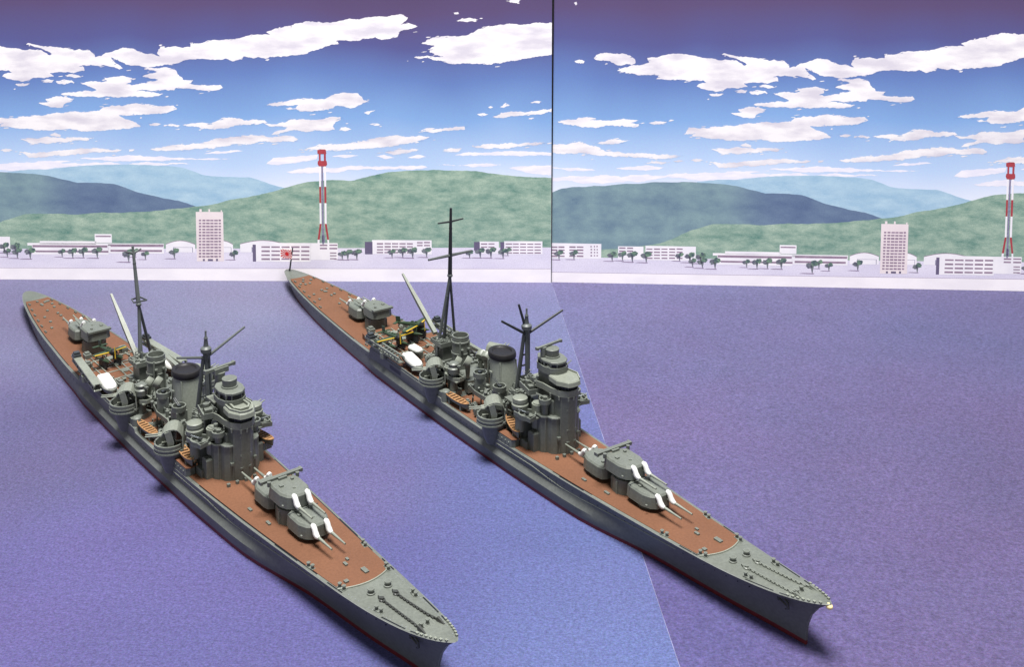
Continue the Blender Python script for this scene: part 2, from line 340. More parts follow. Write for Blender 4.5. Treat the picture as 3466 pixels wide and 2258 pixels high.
# ------------------------------------------------------------------ print layout (millimetres on the sheets) and ink colours
PRINT = {"clouds":[[[17.0,101.1],[19.1,102.8],[23.5,103.3],[26.8,103.0],[30.0,103.1],[33.3,102.1],[35.2,100.7],[35.3,98.9],[33.9,98.3],[31.2,98.6],[29.0,97.9],[26.8,98.3],[24.1,99.9],[20.3,99.9],[17.5,100.6]],[[8.5,99.7],[10.7,100.4],[12.9,99.8],[12.6,98.8],[11.0,98.6],[9.0,99.1]],[[27.4,95.7],[31.2,97.2],[35.6,98.1],[39.9,98.9],[41.5,99.5],[40.4,101.3],[42.6,101.7],[44.8,101.5],[46.9,102.4],[50.7,103.0],[54.0,103.3],[57.8,103.0],[60.5,102.6],[64.3,101.7],[68.6,101.4],[72.4,100.5],[76.2,100.8],[80.0,100.3],[83.2,98.3],[84.0,99.0],[81.0,100.6],[77.2,101.8],[72.9,102.9],[74.0,103.6],[76.7,103.0],[81.0,102.2],[85.3,101.9],[90.7,101.5],[94.0,100.5],[95.6,101.1],[98.3,100.5],[100.4,100.5],[102.3,98.9],[102.6,97.6],[105.3,98.1],[106.9,99.5],[110.1,100.0],[112.7,100.9],[114.3,101.7],[118.1,101.4],[121.3,100.1],[123.8,99.2],[130.4,98.0],[129.1,99.2],[130.8,102.3],[133.4,102.0],[136.4,102.3],[139.5,101.8],[143.5,102.1],[143.5,103.4],[148.0,103.7],[151.5,104.9],[155.5,105.0],[159.6,105.3],[162.6,105.3],[167.0,106.8],[173.1,107.4],[177.6,107.4],[175.8,108.6],[181.1,110.2],[186.4,111.2],[193.2,113.2],[198.5,113.0],[203.3,112.6],[207.5,113.4],[211.7,114.4],[215.9,114.1],[223.3,115.3],[228.6,115.5],[233.8,116.1],[236.2,114.8],[234.3,112.9],[232.5,111.8],[236.4,112.6],[240.1,111.1],[236.4,109.8],[233.2,109.2],[231.6,106.6],[228.5,105.8],[224.8,105.3],[222.2,106.5],[217.9,105.7],[214.8,104.8],[209.5,105.2],[205.3,105.2],[206.8,103.6],[201.0,102.5],[196.8,100.9],[193.0,99.3],[189.3,98.8],[184.0,98.2],[175.6,97.2],[176.5,97.1],[168.9,97.6],[165.9,98.1],[165.3,96.8],[161.2,95.9],[158.2,97.1],[153.6,96.5],[148.0,97.0],[143.4,96.8],[139.3,95.7],[135.2,94.2],[128.1,93.6],[123.5,93.4],[119.4,94.1],[115.8,94.4],[112.8,95.9],[110.8,96.9],[109.3,97.5],[110.8,95.4],[114.2,92.8],[112.7,92.3],[110.2,93.3],[106.6,94.1],[104.6,93.6],[96.9,94.1],[97.9,91.8],[93.2,90.7],[89.1,91.0],[86.6,91.2],[83.0,90.7],[84.5,89.2],[80.9,88.6],[75.7,88.6],[73.6,87.1],[69.0,86.8],[72.6,87.4],[66.1,87.9],[62.3,89.2],[63.4,90.3],[66.6,90.9],[65.0,91.9],[59.0,91.6],[53.0,91.8],[48.1,92.0],[44.3,92.1],[45.9,93.9],[42.1,94.1],[35.6,94.1],[31.2,94.6]],[[78.9,87.5],[81.3,88.0],[84.5,87.6],[83.5,86.5],[80.2,86.7]],[[85.3,87.0],[88.8,87.9],[92.1,87.6],[93.4,86.6],[88.9,85.7],[86.2,86.1]],[[67.8,85.8],[71.0,86.3],[73.5,85.6],[71.6,85.0],[68.9,85.1]],[[89.3,89.7],[92.6,90.3],[96.4,89.0],[93.1,88.6]],[[95.9,86.6],[100.3,87.2],[107.4,87.4],[106.0,88.7],[109.5,89.0],[114.7,89.5],[118.2,88.5],[117.7,86.7],[114.6,85.9],[120.7,85.9],[124.8,87.2],[130.0,88.0],[125.9,88.5],[122.6,89.3],[125.4,90.6],[129.0,91.3],[123.4,92.4],[123.7,93.1],[129.1,92.8],[132.1,93.3],[136.2,92.8],[137.7,90.3],[139.7,88.8],[139.9,88.0],[144.2,87.8],[143.2,86.2],[148.3,85.8],[155.9,85.8],[156.9,84.5],[155.4,83.5],[150.3,83.2],[145.2,83.9],[140.6,84.2],[137.0,84.4],[136.0,83.4],[127.8,83.1],[120.1,83.4],[125.2,82.8],[131.3,81.8],[129.3,80.8],[124.1,80.3],[117.5,80.5],[112.4,80.2],[107.3,80.7],[103.1,80.2],[97.0,80.4],[91.9,80.7],[87.3,81.4],[93.0,82.5],[102.7,83.3],[98.7,85.3]],[[80.6,79.4],[84.2,80.4],[89.8,80.3],[92.9,79.7],[91.8,78.4],[88.7,77.3],[88.1,76.0],[83.0,75.8],[80.0,76.8],[77.2,77.7],[81.5,78.1]],[[57.2,68.4],[59.3,71.4],[64.8,71.2],[71.8,71.8],[77.2,72.4],[83.7,73.3],[89.1,73.7],[92.9,74.2],[97.2,74.0],[103.7,74.4],[105.3,76.0],[109.5,76.8],[113.3,76.6],[118.7,77.6],[123.0,77.4],[128.1,76.7],[132.7,76.7],[135.8,76.7],[137.1,75.4],[133.7,73.9],[127.5,73.1],[119.8,72.8],[112.1,72.5],[115.2,70.7],[119.2,69.4],[121.5,67.9],[115.6,66.6],[109.4,66.3],[101.7,65.5],[96.0,65.4],[88.3,66.2],[83.2,65.7],[77.5,65.6],[71.9,66.6],[65.7,66.9],[60.6,67.6],[61.5,68.8]],[[69.1,61.8],[72.8,62.5],[77.4,62.3],[80.5,63.2],[84.1,62.8],[88.2,62.3],[93.4,62.8],[101.1,62.6],[98.5,61.8],[92.3,61.4],[88.2,60.5],[85.1,60.7],[77.3,59.9],[72.7,60.4]],[[81.8,63.8],[84.2,64.9],[86.7,63.8],[86.4,62.8],[83.1,63.3]],[[69.0,56.4],[75.6,55.8],[82.4,56.6],[89.1,57.4],[95.3,58.2],[100.4,58.3],[106.6,57.7],[112.8,57.5],[110.7,56.4],[106.5,56.4],[101.4,56.4],[96.2,55.6],[89.0,54.8],[80.7,54.2],[72.5,53.9]],[[116.1,57.7],[118.4,57.8],[117.9,57.0],[116.1,56.7]],[[124.9,68.7],[127.4,69.2],[130.0,68.9],[129.0,68.2],[125.4,68.0]],[[132.5,68.4],[135.1,68.8],[138.2,68.2],[137.1,67.4],[134.6,67.7]],[[139.2,68.4],[143.8,69.2],[147.9,69.5],[151.0,69.0],[154.1,70.3],[156.7,71.6],[161.3,71.6],[164.8,71.1],[165.8,70.4],[169.9,70.9],[174.5,70.6],[176.0,69.4],[170.9,68.6],[165.8,68.6],[160.7,67.8],[154.5,66.8],[147.9,67.2],[142.8,67.7]],[[125.1,57.8],[132.3,59.1],[140.5,59.6],[147.7,60.7],[151.9,62.0],[158.0,62.8],[163.2,63.4],[168.3,64.2],[173.4,64.2],[177.6,63.1],[182.4,63.9],[187.2,63.4],[188.8,62.4],[187.2,61.3],[180.3,61.2],[174.9,61.2],[175.9,61.6],[170.8,60.8],[165.6,60.0],[160.5,60.0],[155.4,58.9],[147.7,58.1],[142.5,57.6],[134.8,57.3],[127.1,57.2]],[[174.0,69.6],[178.3,68.8],[183.1,69.6],[185.7,71.0],[190.5,71.2],[194.2,70.7],[198.5,71.0],[202.8,72.1],[207.0,72.1],[207.2,70.8],[204.8,69.7],[203.8,68.3],[204.5,66.7],[200.6,66.0],[196.3,66.4],[193.1,65.6],[188.3,66.4],[184.1,65.6],[180.8,64.7],[177.1,64.2],[179.3,65.8],[185.2,67.4],[181.4,68.0],[176.1,68.2]],[[206.9,67.3],[209.1,67.8],[211.7,66.7],[209.0,65.9],[206.9,66.4]],[[175.2,77.1],[178.4,78.2],[183.2,78.7],[188.5,79.8],[194.9,80.1],[200.7,79.8],[202.9,81.2],[207.1,82.5],[211.4,82.4],[214.5,82.4],[216.4,80.7],[216.9,79.4],[219.3,78.6],[216.6,78.0],[212.9,76.1],[208.1,76.7],[204.9,76.9],[203.9,75.8],[200.7,75.3],[198.5,74.8],[195.4,74.5],[190.0,74.4],[187.9,75.8],[189.0,77.1],[184.8,76.8],[180.0,76.6]],[[183.7,75.8],[185.8,76.2],[186.9,75.4],[184.7,75.1]],[[217.1,74.0],[220.3,74.8],[221.9,75.1],[219.2,73.2]],[[219.2,68.9],[221.8,69.4],[224.5,68.8],[221.8,68.3]],[[240.9,66.0],[244.1,67.4],[248.3,67.1],[253.1,67.4],[260.0,68.0],[260.2,66.9],[254.6,66.4],[249.4,65.8],[245.1,65.5]],[[190.1,57.5],[194.1,59.1],[199.9,60.0],[206.9,60.3],[212.2,61.1],[217.5,61.9],[222.8,63.3],[228.1,64.1],[232.4,64.1],[236.1,63.6],[240.9,64.2],[245.1,63.4],[242.4,62.3],[237.7,60.9],[232.9,60.4],[229.2,59.3],[222.8,59.0],[216.4,58.4],[209.0,57.8],[200.4,57.5]],[[226.0,56.6],[230.8,57.9],[238.7,58.5],[240.3,58.0],[236.0,56.6],[230.7,55.8]],[[241.6,103.9],[246.4,106.3],[249.5,106.6],[253.7,106.9],[260.0,107.2],[263.2,108.4],[267.4,110.3],[270.6,111.4],[275.8,111.9],[281.0,112.2],[287.3,112.2],[291.5,112.8],[299.9,112.6],[300.0,100.1],[291.6,98.5],[283.7,96.9],[275.8,95.5],[266.3,95.0],[261.1,95.5],[254.8,94.9],[250.5,96.3],[244.8,97.6],[241.6,97.3],[238.7,97.8],[244.8,98.5],[250.6,97.8],[245.3,100.0],[245.3,101.6],[247.4,102.9]],[[256.6,113.5],[259.0,114.6],[262.7,114.8],[266.1,114.0],[264.8,113.1],[260.1,113.1]],[[255.4,116.9],[257.4,117.3],[257.7,116.4],[255.9,116.3]],[[277.6,122.0],[280.5,122.8],[284.2,122.8],[282.6,121.3],[279.5,121.3]],[[271.8,72.3],[275.8,74.2],[280.0,74.8],[285.3,74.5],[291.6,75.3],[299.5,76.7],[299.5,74.6],[290.6,73.5],[283.7,72.9],[277.4,72.1]],[[275.0,76.6],[277.4,78.5],[279.2,77.4],[276.9,76.4]],[[287.9,78.5],[290.6,79.3],[292.7,79.1],[291.6,78.3]],[[265.2,73.4],[267.9,74.0],[270.0,73.4],[267.4,72.6]],[[270.0,76.5],[271.1,77.0],[272.1,76.5],[270.8,76.0]],[[263.6,59.4],[268.4,60.5],[274.8,60.3],[282.2,60.6],[289.0,61.1],[294.8,61.4],[290.6,60.3],[283.8,59.5],[275.8,58.6],[268.4,58.6]],[[250.4,57.5],[254.6,58.8],[258.9,58.8],[257.3,57.2],[253.0,57.0]],[[1.2,73.2],[5.6,74.2],[9.5,74.1],[10.6,75.2],[14.4,75.5],[18.3,74.7],[15.5,73.9],[20.5,74.2],[27.0,74.3],[30.3,74.9],[33.6,74.4],[37.4,74.4],[33.6,73.0],[37.2,72.5],[36.9,71.4],[28.2,71.6],[22.7,71.8],[19.4,70.8],[12.8,70.9],[5.6,71.9]],[[41.6,73.1],[44.6,74.0],[49.5,73.8],[48.9,72.9],[44.0,72.2]],[[17.0,63.9],[22.7,65.0],[28.8,65.8],[33.4,65.2],[29.3,64.3],[22.7,63.7]],[[-2.6,63.4],[4.6,63.2],[7.3,63.8],[10.6,64.6],[14.5,63.3],[19.5,62.3],[22.2,60.4],[29.4,60.0],[37.1,59.8],[43.6,59.6],[51.3,59.1],[55.9,58.8],[50.2,57.6],[41.5,57.9],[34.9,57.9],[27.2,58.0],[19.5,58.5],[15.6,59.2],[7.4,59.4],[-2.6,59.5]],[[39.8,55.2],[44.8,56.4],[51.3,56.2],[48.1,55.0]],[[52.4,56.5],[55.2,57.1],[57.6,56.5],[54.6,56.1]],[[59.8,57.1],[62.8,57.9],[66.3,57.2],[62.8,56.3]],[[8.1,124.9],[9.2,125.4],[9.6,124.3],[8.9,123.7]]],"soft":[[[255.4,55.6],[262.6,57.0],[270.5,57.0],[278.5,57.6],[289.0,57.4],[299.1,56.6],[299.1,55.5],[283.8,55.2],[270.5,55.7]],[[174.8,51.5],[178.0,54.2],[185.5,54.8],[197.2,55.6],[196.7,53.8],[188.1,52.1],[180.1,51.0]],[[203.1,54.8],[208.9,55.7],[214.8,55.4],[209.4,54.3]],[[221.7,55.2],[225.4,55.8],[230.2,54.4],[225.9,53.9]],[[235.5,54.4],[240.3,55.8],[243.5,55.0],[240.3,54.2]],[[182.7,48.3],[196.1,50.2],[217.4,50.6],[244.0,50.4],[241.3,49.6],[222.7,49.0],[201.4,48.1]],[[248.2,51.3],[262.6,51.9],[275.8,51.6],[262.6,50.5]],[[278.5,50.3],[289.1,51.4],[299.6,52.0],[299.7,46.6],[289.1,47.7]],[[26.1,52.8],[34.9,53.8],[43.1,54.4],[48.6,53.7],[45.9,52.6],[34.9,52.4]],[[-2.6,53.0],[10.2,53.2],[18.4,52.2],[7.4,51.5]],[[-2.5,49.2],[29.5,49.1],[62.3,51.2],[95.0,53.0],[85.8,51.6],[106.4,52.1],[127.0,51.8],[142.4,51.4],[127.0,50.4],[101.2,50.1],[75.4,48.2],[62.4,48.4],[29.5,46.9],[-2.5,47.0]],[[94.6,53.5],[106.5,54.6],[121.9,54.6],[137.3,54.2],[150.2,54.0],[159.9,53.8],[150.1,53.2],[137.3,52.9],[121.9,52.8],[114.2,52.5],[103.9,53.0]],[[148.1,55.8],[153.8,57.1],[165.6,57.2],[157.9,56.1]]],"hill_far":[[62.0,36.5],[63.1,47.6],[73.1,48.7],[79.7,48.7],[90.5,50.0],[101.3,50.8],[112.1,51.0],[107.1,50.8],[115.4,51.1],[124.5,50.9],[132.7,50.5],[139.4,49.6],[143.5,48.2],[146.9,46.8],[151.0,46.1],[156.8,45.8],[162.1,45.7],[167.4,45.7],[171.6,44.5],[176.5,42.7],[182.7,41.1],[187.7,38.5],[177.7,31.8],[140.7,31.2]],"hill_mid":[[-9.7,41.1],[-1.7,41.6],[2.9,43.7],[7.9,44.5],[20.3,45.2],[16.1,45.2],[22.7,45.2],[31.5,46.3],[38.1,46.4],[43.8,47.2],[51.3,47.2],[60.0,47.5],[68.8,47.1],[75.3,46.7],[81.0,45.9],[86.3,44.5],[93.3,42.9],[95.4,43.0],[101.5,43.0],[108.9,42.5],[114.5,41.0],[107.3,42.5],[110.6,42.1],[114.8,40.5],[119.8,38.7],[124.8,37.6],[130.6,36.2],[136.5,35.3],[140.6,34.1],[144.4,32.7],[140.8,28.7],[107.7,23.1],[16.3,13.8],[-9.7,12]],"hill_dark":[[82.1,36.8],[88.1,41.3],[93.3,42.9],[95.4,43.0],[101.5,43.0],[108.9,42.5],[114.5,41.0],[107.3,42.5],[110.6,42.1],[114.8,40.5],[119.8,38.7],[124.8,37.6],[130.6,36.2],[136.5,35.3],[140.6,34.1],[144.4,32.7],[136.6,29.4],[107.6,27.3],[99.7,27.1],[82.2,27.2],[71.3,28.8],[73.4,33.2]],"hill_near":[[-6,12],[-6,15.899999999999999],[16.3,16.9],[34.0,17.8],[49.4,21.0],[60.4,26.0],[70.4,29.1],[82.2,29.2],[93.1,28.9],[104.0,30.0],[107.6,29.7],[120.0,30.2],[130.8,31.2],[143.6,32.8],[148.9,33.2],[154.2,34.3],[159.1,35.8],[165.3,36.7],[171.4,37.9],[177.5,39.4],[183.1,41.2],[186.4,42.2],[192.8,43.8],[197.1,44.1],[203.4,44.7],[211.2,44.3],[218.3,45.9],[212.8,44.7],[220.0,46.6],[227.2,48.2],[234.4,48.8],[246.3,49.3],[255.9,49.0],[265.4,48.8],[270.2,47.9],[279.8,46.9],[289.3,46.2],[296.5,46.0],[302,45.7],[302,10]],"bl":[["office_block","tall pale office block printed beside the hangars",[[144.1,8.6,155.9,30.4],[145.7,30.3,146.7,31.6],[149.6,30.3,150.3,31.6],[154.9,30.3,155.4,31.2]],[],[[145.4,26.3,146.4,27.0],[146.9,26.3,148.2,27.0],[148.6,26.3,150.1,27.0],[150.3,26.3,151.7,27.0],[152.0,26.3,153.6,27.0],[153.9,26.3,154.9,27.1],[145.4,25.0,146.4,25.7],[146.9,25.0,148.2,25.7],[148.5,25.0,150.0,25.7],[150.3,25.0,151.7,25.7],[152.0,25.0,153.5,25.7],[153.9,25.0,154.9,25.7],[145.3,23.6,146.4,24.4],[146.8,23.6,148.2,24.4],[148.5,23.6,150.0,24.4],[150.3,23.6,151.7,24.4],[152.0,23.7,153.5,24.4],[153.8,23.7,154.9,24.4],[145.3,22.3,146.3,23.0],[146.8,22.3,148.1,23.0],[148.5,22.3,150.0,23.0],[150.2,22.3,151.6,23.0],[152.0,22.3,153.5,23.1],[153.8,22.3,154.8,23.1],[145.3,21.0,146.3,21.7],[146.8,21.0,148.1,21.7],[148.4,21.0,150.0,21.7],[150.2,21.0,151.6,21.7],[151.9,21.0,153.4,21.7],[153.8,21.0,154.8,21.7],[145.2,19.6,146.3,20.4],[146.7,19.6,148.1,20.4],[148.4,19.6,149.9,20.4],[150.2,19.7,151.6,20.4],[151.9,19.7,153.4,20.4],[153.8,19.7,154.8,20.4],[145.2,18.3,146.2,19.0],[146.7,18.3,148.0,19.0],[148.4,18.3,149.9,19.0],[150.2,18.3,151.6,19.1],[151.9,18.3,153.4,19.1],[153.7,18.4,154.8,19.1],[145.2,17.0,146.2,17.7],[146.7,17.0,148.0,17.7],[148.4,17.0,149.9,17.7],[150.1,17.0,151.5,17.7],[151.8,17.0,153.4,17.7],[153.7,17.0,154.7,17.8],[145.2,15.6,146.2,16.4],[146.6,15.6,148.0,16.4],[148.3,15.6,149.8,16.4],[150.1,15.7,151.5,16.4],[151.8,15.7,153.3,16.4],[153.7,15.7,154.7,16.4],[145.1,14.3,146.2,15.0],[146.6,14.3,148.0,15.0],[148.3,14.3,149.8,15.1],[150.1,14.3,151.5,15.1],[151.8,14.3,153.3,15.1],[153.6,14.4,154.7,15.1],[145.1,13.0,146.1,13.7],[146.6,13.0,147.9,13.7],[148.3,13.0,149.8,13.7],[150.0,13.0,151.4,13.7],[151.8,13.0,153.3,13.7],[153.6,13.0,154.7,13.8],[145.1,11.6,146.1,12.4],[146.6,11.6,147.9,12.4],[148.2,11.6,149.8,12.4],[150.0,11.7,151.4,12.4],[151.7,11.7,153.2,12.4],[153.6,11.7,154.6,12.4],[145.0,10.3,146.1,11.0],[146.5,10.3,147.9,11.0],[148.2,10.3,149.7,11.0],[150.0,10.3,151.4,11.1],[151.7,10.3,153.2,11.1],[153.6,10.4,154.6,11.1]],[],[[146.7,8.7,147.6,9.6],[148.9,8.7,151.1,9.6],[152.4,8.7,153.3,9.7]]],["white_building","wide white four-storey building printed under the tower",[[169.6,8.6,193.4,16.9],[193.3,9.4,205.2,16.9]],[[168.4,8.6,169.8,16.1]],[[172.2,14.7,175.9,15.4],[176.5,14.7,180.2,15.4],[180.9,14.7,184.4,15.4],[185.1,14.7,188.7,15.5],[189.4,14.8,193.0,15.5],[172.2,12.8,175.8,13.6],[176.5,12.9,180.2,13.6],[180.8,12.9,184.4,13.6],[185.1,12.9,188.7,13.7],[189.4,12.9,192.9,13.7],[172.1,11.1,175.8,11.8],[176.5,11.1,180.1,11.9],[180.8,11.2,184.4,11.9],[185.1,11.2,188.6,11.9],[189.3,11.2,192.9,11.9],[172.1,9.3,175.8,10.1],[176.4,9.3,180.1,10.1],[180.8,9.4,184.4,10.1],[185.0,9.4,188.6,10.1],[189.3,9.4,192.9,10.2],[197.5,15.6,200.7,16.3],[201.6,15.7,205.0,16.3],[197.5,14.2,200.6,14.9],[201.6,14.2,205.0,14.9],[201.8,12.3,204.6,12.8],[201.8,11.1,204.6,11.6],[201.8,9.8,204.6,10.3]],[],[]],["school_building","four-storey white building printed under the green hill",[[220.0,12.2,245.7,18.4]],[[216.9,12.1,220.2,17.6]],[[222.1,16.4,224.8,17.1],[225.4,16.5,228.1,17.1],[228.6,16.5,231.3,17.1],[231.8,16.5,234.5,17.1],[235.0,16.5,237.6,17.1],[222.1,15.1,224.8,15.7],[225.4,15.1,228.1,15.8],[228.6,15.2,231.3,15.8],[231.8,15.2,234.5,15.8],[235.0,15.2,237.6,15.8],[222.1,13.8,224.8,14.4],[225.3,13.9,228.1,14.5],[228.6,13.9,231.3,14.5],[231.8,13.9,234.5,14.5],[235.0,13.9,237.6,14.5],[222.0,12.6,224.8,13.2],[225.3,12.6,228.1,13.2],[228.6,12.6,231.3,13.2],[231.8,12.6,234.5,13.2],[235.0,12.6,237.6,13.2],[239.4,17.0,241.8,17.6],[242.4,17.1,245.0,17.7],[239.4,15.8,241.8,16.4],[242.4,15.8,245.0,16.4]],[],[]],["school_building","white building pair printed at the right end of the coast",[[266.2,12.6,274.6,18.0],[276.8,12.5,293.3,18.2]],[[263.9,14.0,266.4,17.8],[275.2,13.6,276.9,17.8]],[[266.9,16.6,269.6,17.2],[270.1,16.7,272.7,17.2],[266.9,15.3,269.6,15.8],[270.1,15.3,272.7,15.8],[277.5,16.7,280.3,17.2],[280.6,16.7,283.1,17.2],[283.7,16.7,286.3,17.2],[286.8,16.7,289.4,17.2],[289.9,16.7,292.6,17.2],[277.5,15.3,280.3,15.8],[280.6,15.4,283.2,15.9],[283.7,15.4,286.3,15.9],[286.8,15.4,289.4,15.9],[289.9,15.4,292.6,15.9],[277.5,14.0,280.3,14.6],[280.6,14.1,283.2,14.6],[283.7,14.1,286.3,14.6],[286.8,14.1,289.4,14.6],[289.9,14.1,292.6,14.6],[277.5,12.8,280.3,13.3],[280.6,12.8,283.2,13.3],[283.7,12.8,286.3,13.3],[286.8,12.8,289.4,13.3],[289.9,12.8,292.6,13.4]],[],[]],["school_building","white building printed at the left end of the coast",[[-4,12.8,21.0,19.5]],[],[[-1.4,17.4,1.4,18.0],[1.8,17.4,4.5,18.1],[6.7,17.5,9.5,18.2],[10.0,17.6,13.0,18.2],[-1.4,16.0,1.4,16.7],[1.8,16.1,4.6,16.7],[6.7,16.2,9.5,16.8],[10.0,16.2,13.0,16.9],[-1.3,14.7,1.4,15.3],[1.9,14.7,4.6,15.4],[6.7,14.8,9.5,15.5],[10.0,14.9,13.0,15.5],[-1.3,13.3,1.4,14.0],[1.9,13.4,4.6,14.0],[6.7,13.5,9.5,14.1],[10.0,13.5,13.0,14.2],[16.1,17.9,16.8,18.5],[17.7,17.9,18.2,18.6],[18.8,18.0,19.4,18.6],[16.2,16.6,16.9,17.2],[17.7,16.6,18.3,17.2],[18.9,16.6,19.4,17.2],[16.2,15.2,16.9,15.9],[17.7,15.3,18.3,15.9],[18.9,15.3,19.5,15.9],[16.2,13.8,16.9,14.5],[17.7,13.9,18.3,14.5],[18.9,13.9,19.5,14.5]],[],[]],["school_building","low white building with two window rows printed behind trees",[[28.5,12.7,39.8,18.6]],[],[[29.0,17.5,31.8,18.1],[32.5,17.5,35.2,18.1],[29.0,16.1,31.8,16.7],[32.5,16.2,35.2,16.8]],[],[]],["school_building","white building with five window columns printed behind trees",[[40.7,12.7,63.1,19.0]],[],[[41.1,17.3,43.8,17.8],[44.5,17.3,47.2,17.9],[47.8,17.4,50.5,17.9],[51.2,17.4,53.9,18.0],[54.5,17.5,57.2,18.1],[41.1,15.9,43.9,16.5],[44.5,15.9,47.2,16.5],[47.8,16.0,50.5,16.6],[51.2,16.1,53.9,16.6],[54.6,16.1,57.2,16.7],[41.1,14.6,43.9,15.1],[44.5,14.6,47.2,15.2],[47.8,14.7,50.5,15.3],[51.2,14.7,53.9,15.3],[54.6,14.8,57.2,15.4],[41.1,13.2,43.9,13.8],[44.5,13.3,47.2,13.8],[47.9,13.3,50.5,13.9],[51.2,13.4,53.9,14.0],[54.6,13.4,57.2,14.0]],[],[]],["terminal_building","long low terminal with flat roof printed on the coast",[[72.6,11.2,105.8,15.4],[105.7,11.9,129.9,16.0],[76.0,15.8,100.6,17.2],[100.0,16.5,107.4,20.4],[70.6,15.2,130.0,16.3]],[],[[72.8,14.4,105.4,15.4],[74.1,12.2,105.8,13.0],[106.8,14.8,129.6,15.7],[106.7,12.6,129.1,13.5],[100.4,19.1,107.0,19.7]],[],[]]],"T":[[199.2,57.8],[199.2,56.0],[199.2,53.0],[199.1,50.6],[199.0,41.7],[198.9,34.5],[198.8,25.4],[198.7,18.4],[198.7,17.2]],"TX":[196.6,197.3,198.2,198.6,199.3,199.8,200.8,202.0],"hang":[[130.8,12.5,143.5,17.5],[150.9,12.6,159.9,17.6],[163.0,12.7,182.9,17.8]],"apron":[[246.2,15.6],[246.1,6.0],[58.4,9.4],[58.2,4.9]],"trees":[[[61.7,12.4],40],[[66.1,12.4],48],[[71.7,12.4],52],[[85.6,12.5],38],[[90.2,12.6],48],[[94.8,12.8],48],[[100.9,12.9],52],[[114.5,11.7],60],[[117.4,12.7],40],[[121.8,11.7],40],[[134.4,12.6],48],[[160.3,12.0],44],[[228.6,13.1],40],[[233.2,13.6],46],[[237.5,13.6],50],[[243.5,13.7],46],[[262.0,13.0],38],[[266.6,13.6],46],[[271.2,13.8],50],[[276.4,13.4],46],[[278.4,14.1],36],[[213.4,12.8],50],[[209.5,12.5],48],[[207.1,12.2],40],[[25.9,14.6],45],[[30.5,14.9],45],[[34.9,14.8],52],[[41.1,14.7],52],[[55.9,14.9],40],[[60.5,14.8],48],[[65.4,14.6],50],[[2.1,14.9],46],[[8.8,15.0],44]]}
SEA_LEFT = [(-116, 448, (90, 89, 112)), (-137, 338, (68, 64, 94)), (-58, 371, (77, 77, 108)), (-33, 312, (73, 69, 103)), (27, 251, (71, 79, 119)), (-98, 261, (70, 65, 106)), (-2, 285, (64, 70, 109)), (12, 458, (85, 84, 114)), (2, 427, (82, 82, 112)), (29, 338, (70, 76, 115)), (34, 271, (68, 76, 115)), (-21, 274, (63, 64, 105)), (-140, 445, (87, 85, 109)), (-194, 462, (83, 80, 106)), (-53, 248, (66, 63, 104)), (-107, 243, (68, 62, 102)), (6, 312, (67, 72, 111))]
SEA_RIGHT = [(177, 424, (68, 67, 98)), (110, 259, (70, 62, 94)), (48, 251, (63, 62, 101)), (118, 333, (71, 63, 94)), (89, 410, (73, 69, 100)), (38, 445, (78, 75, 106)), (54, 358, (74, 68, 100)), (61, 317, (71, 66, 99)), (44, 243, (66, 59, 98)), (82, 248, (69, 62, 96)), (125, 465, (74, 71, 101)), (148, 321, (68, 61, 91))]
SKY_STOPS = [(0.0, (236, 238, 247)), (0.1, (222, 228, 241)), (0.22, (182, 204, 233)), (0.4, (128, 164, 212)), (0.56, (98, 124, 180)), (0.7, (84, 86, 138)), (0.84, (86, 72, 110)), (1.0, (78, 62, 92))]
CLOUD_A, CLOUD_B = (206, 201, 211), (236, 232, 233)


# ------------------------------------------------------------------ printed sea sheets
SEAM0, SEAM1 = (23.4, 482.0), (40.1, 237.4)


def seam_x(y):
    return SEAM0[0] + (SEAM1[0] - SEAM0[0]) * (SEAM0[1] - y) / (SEAM0[1] - SEAM1[1])


SEA = dict(left=SEA_LEFT, right=SEA_RIGHT)


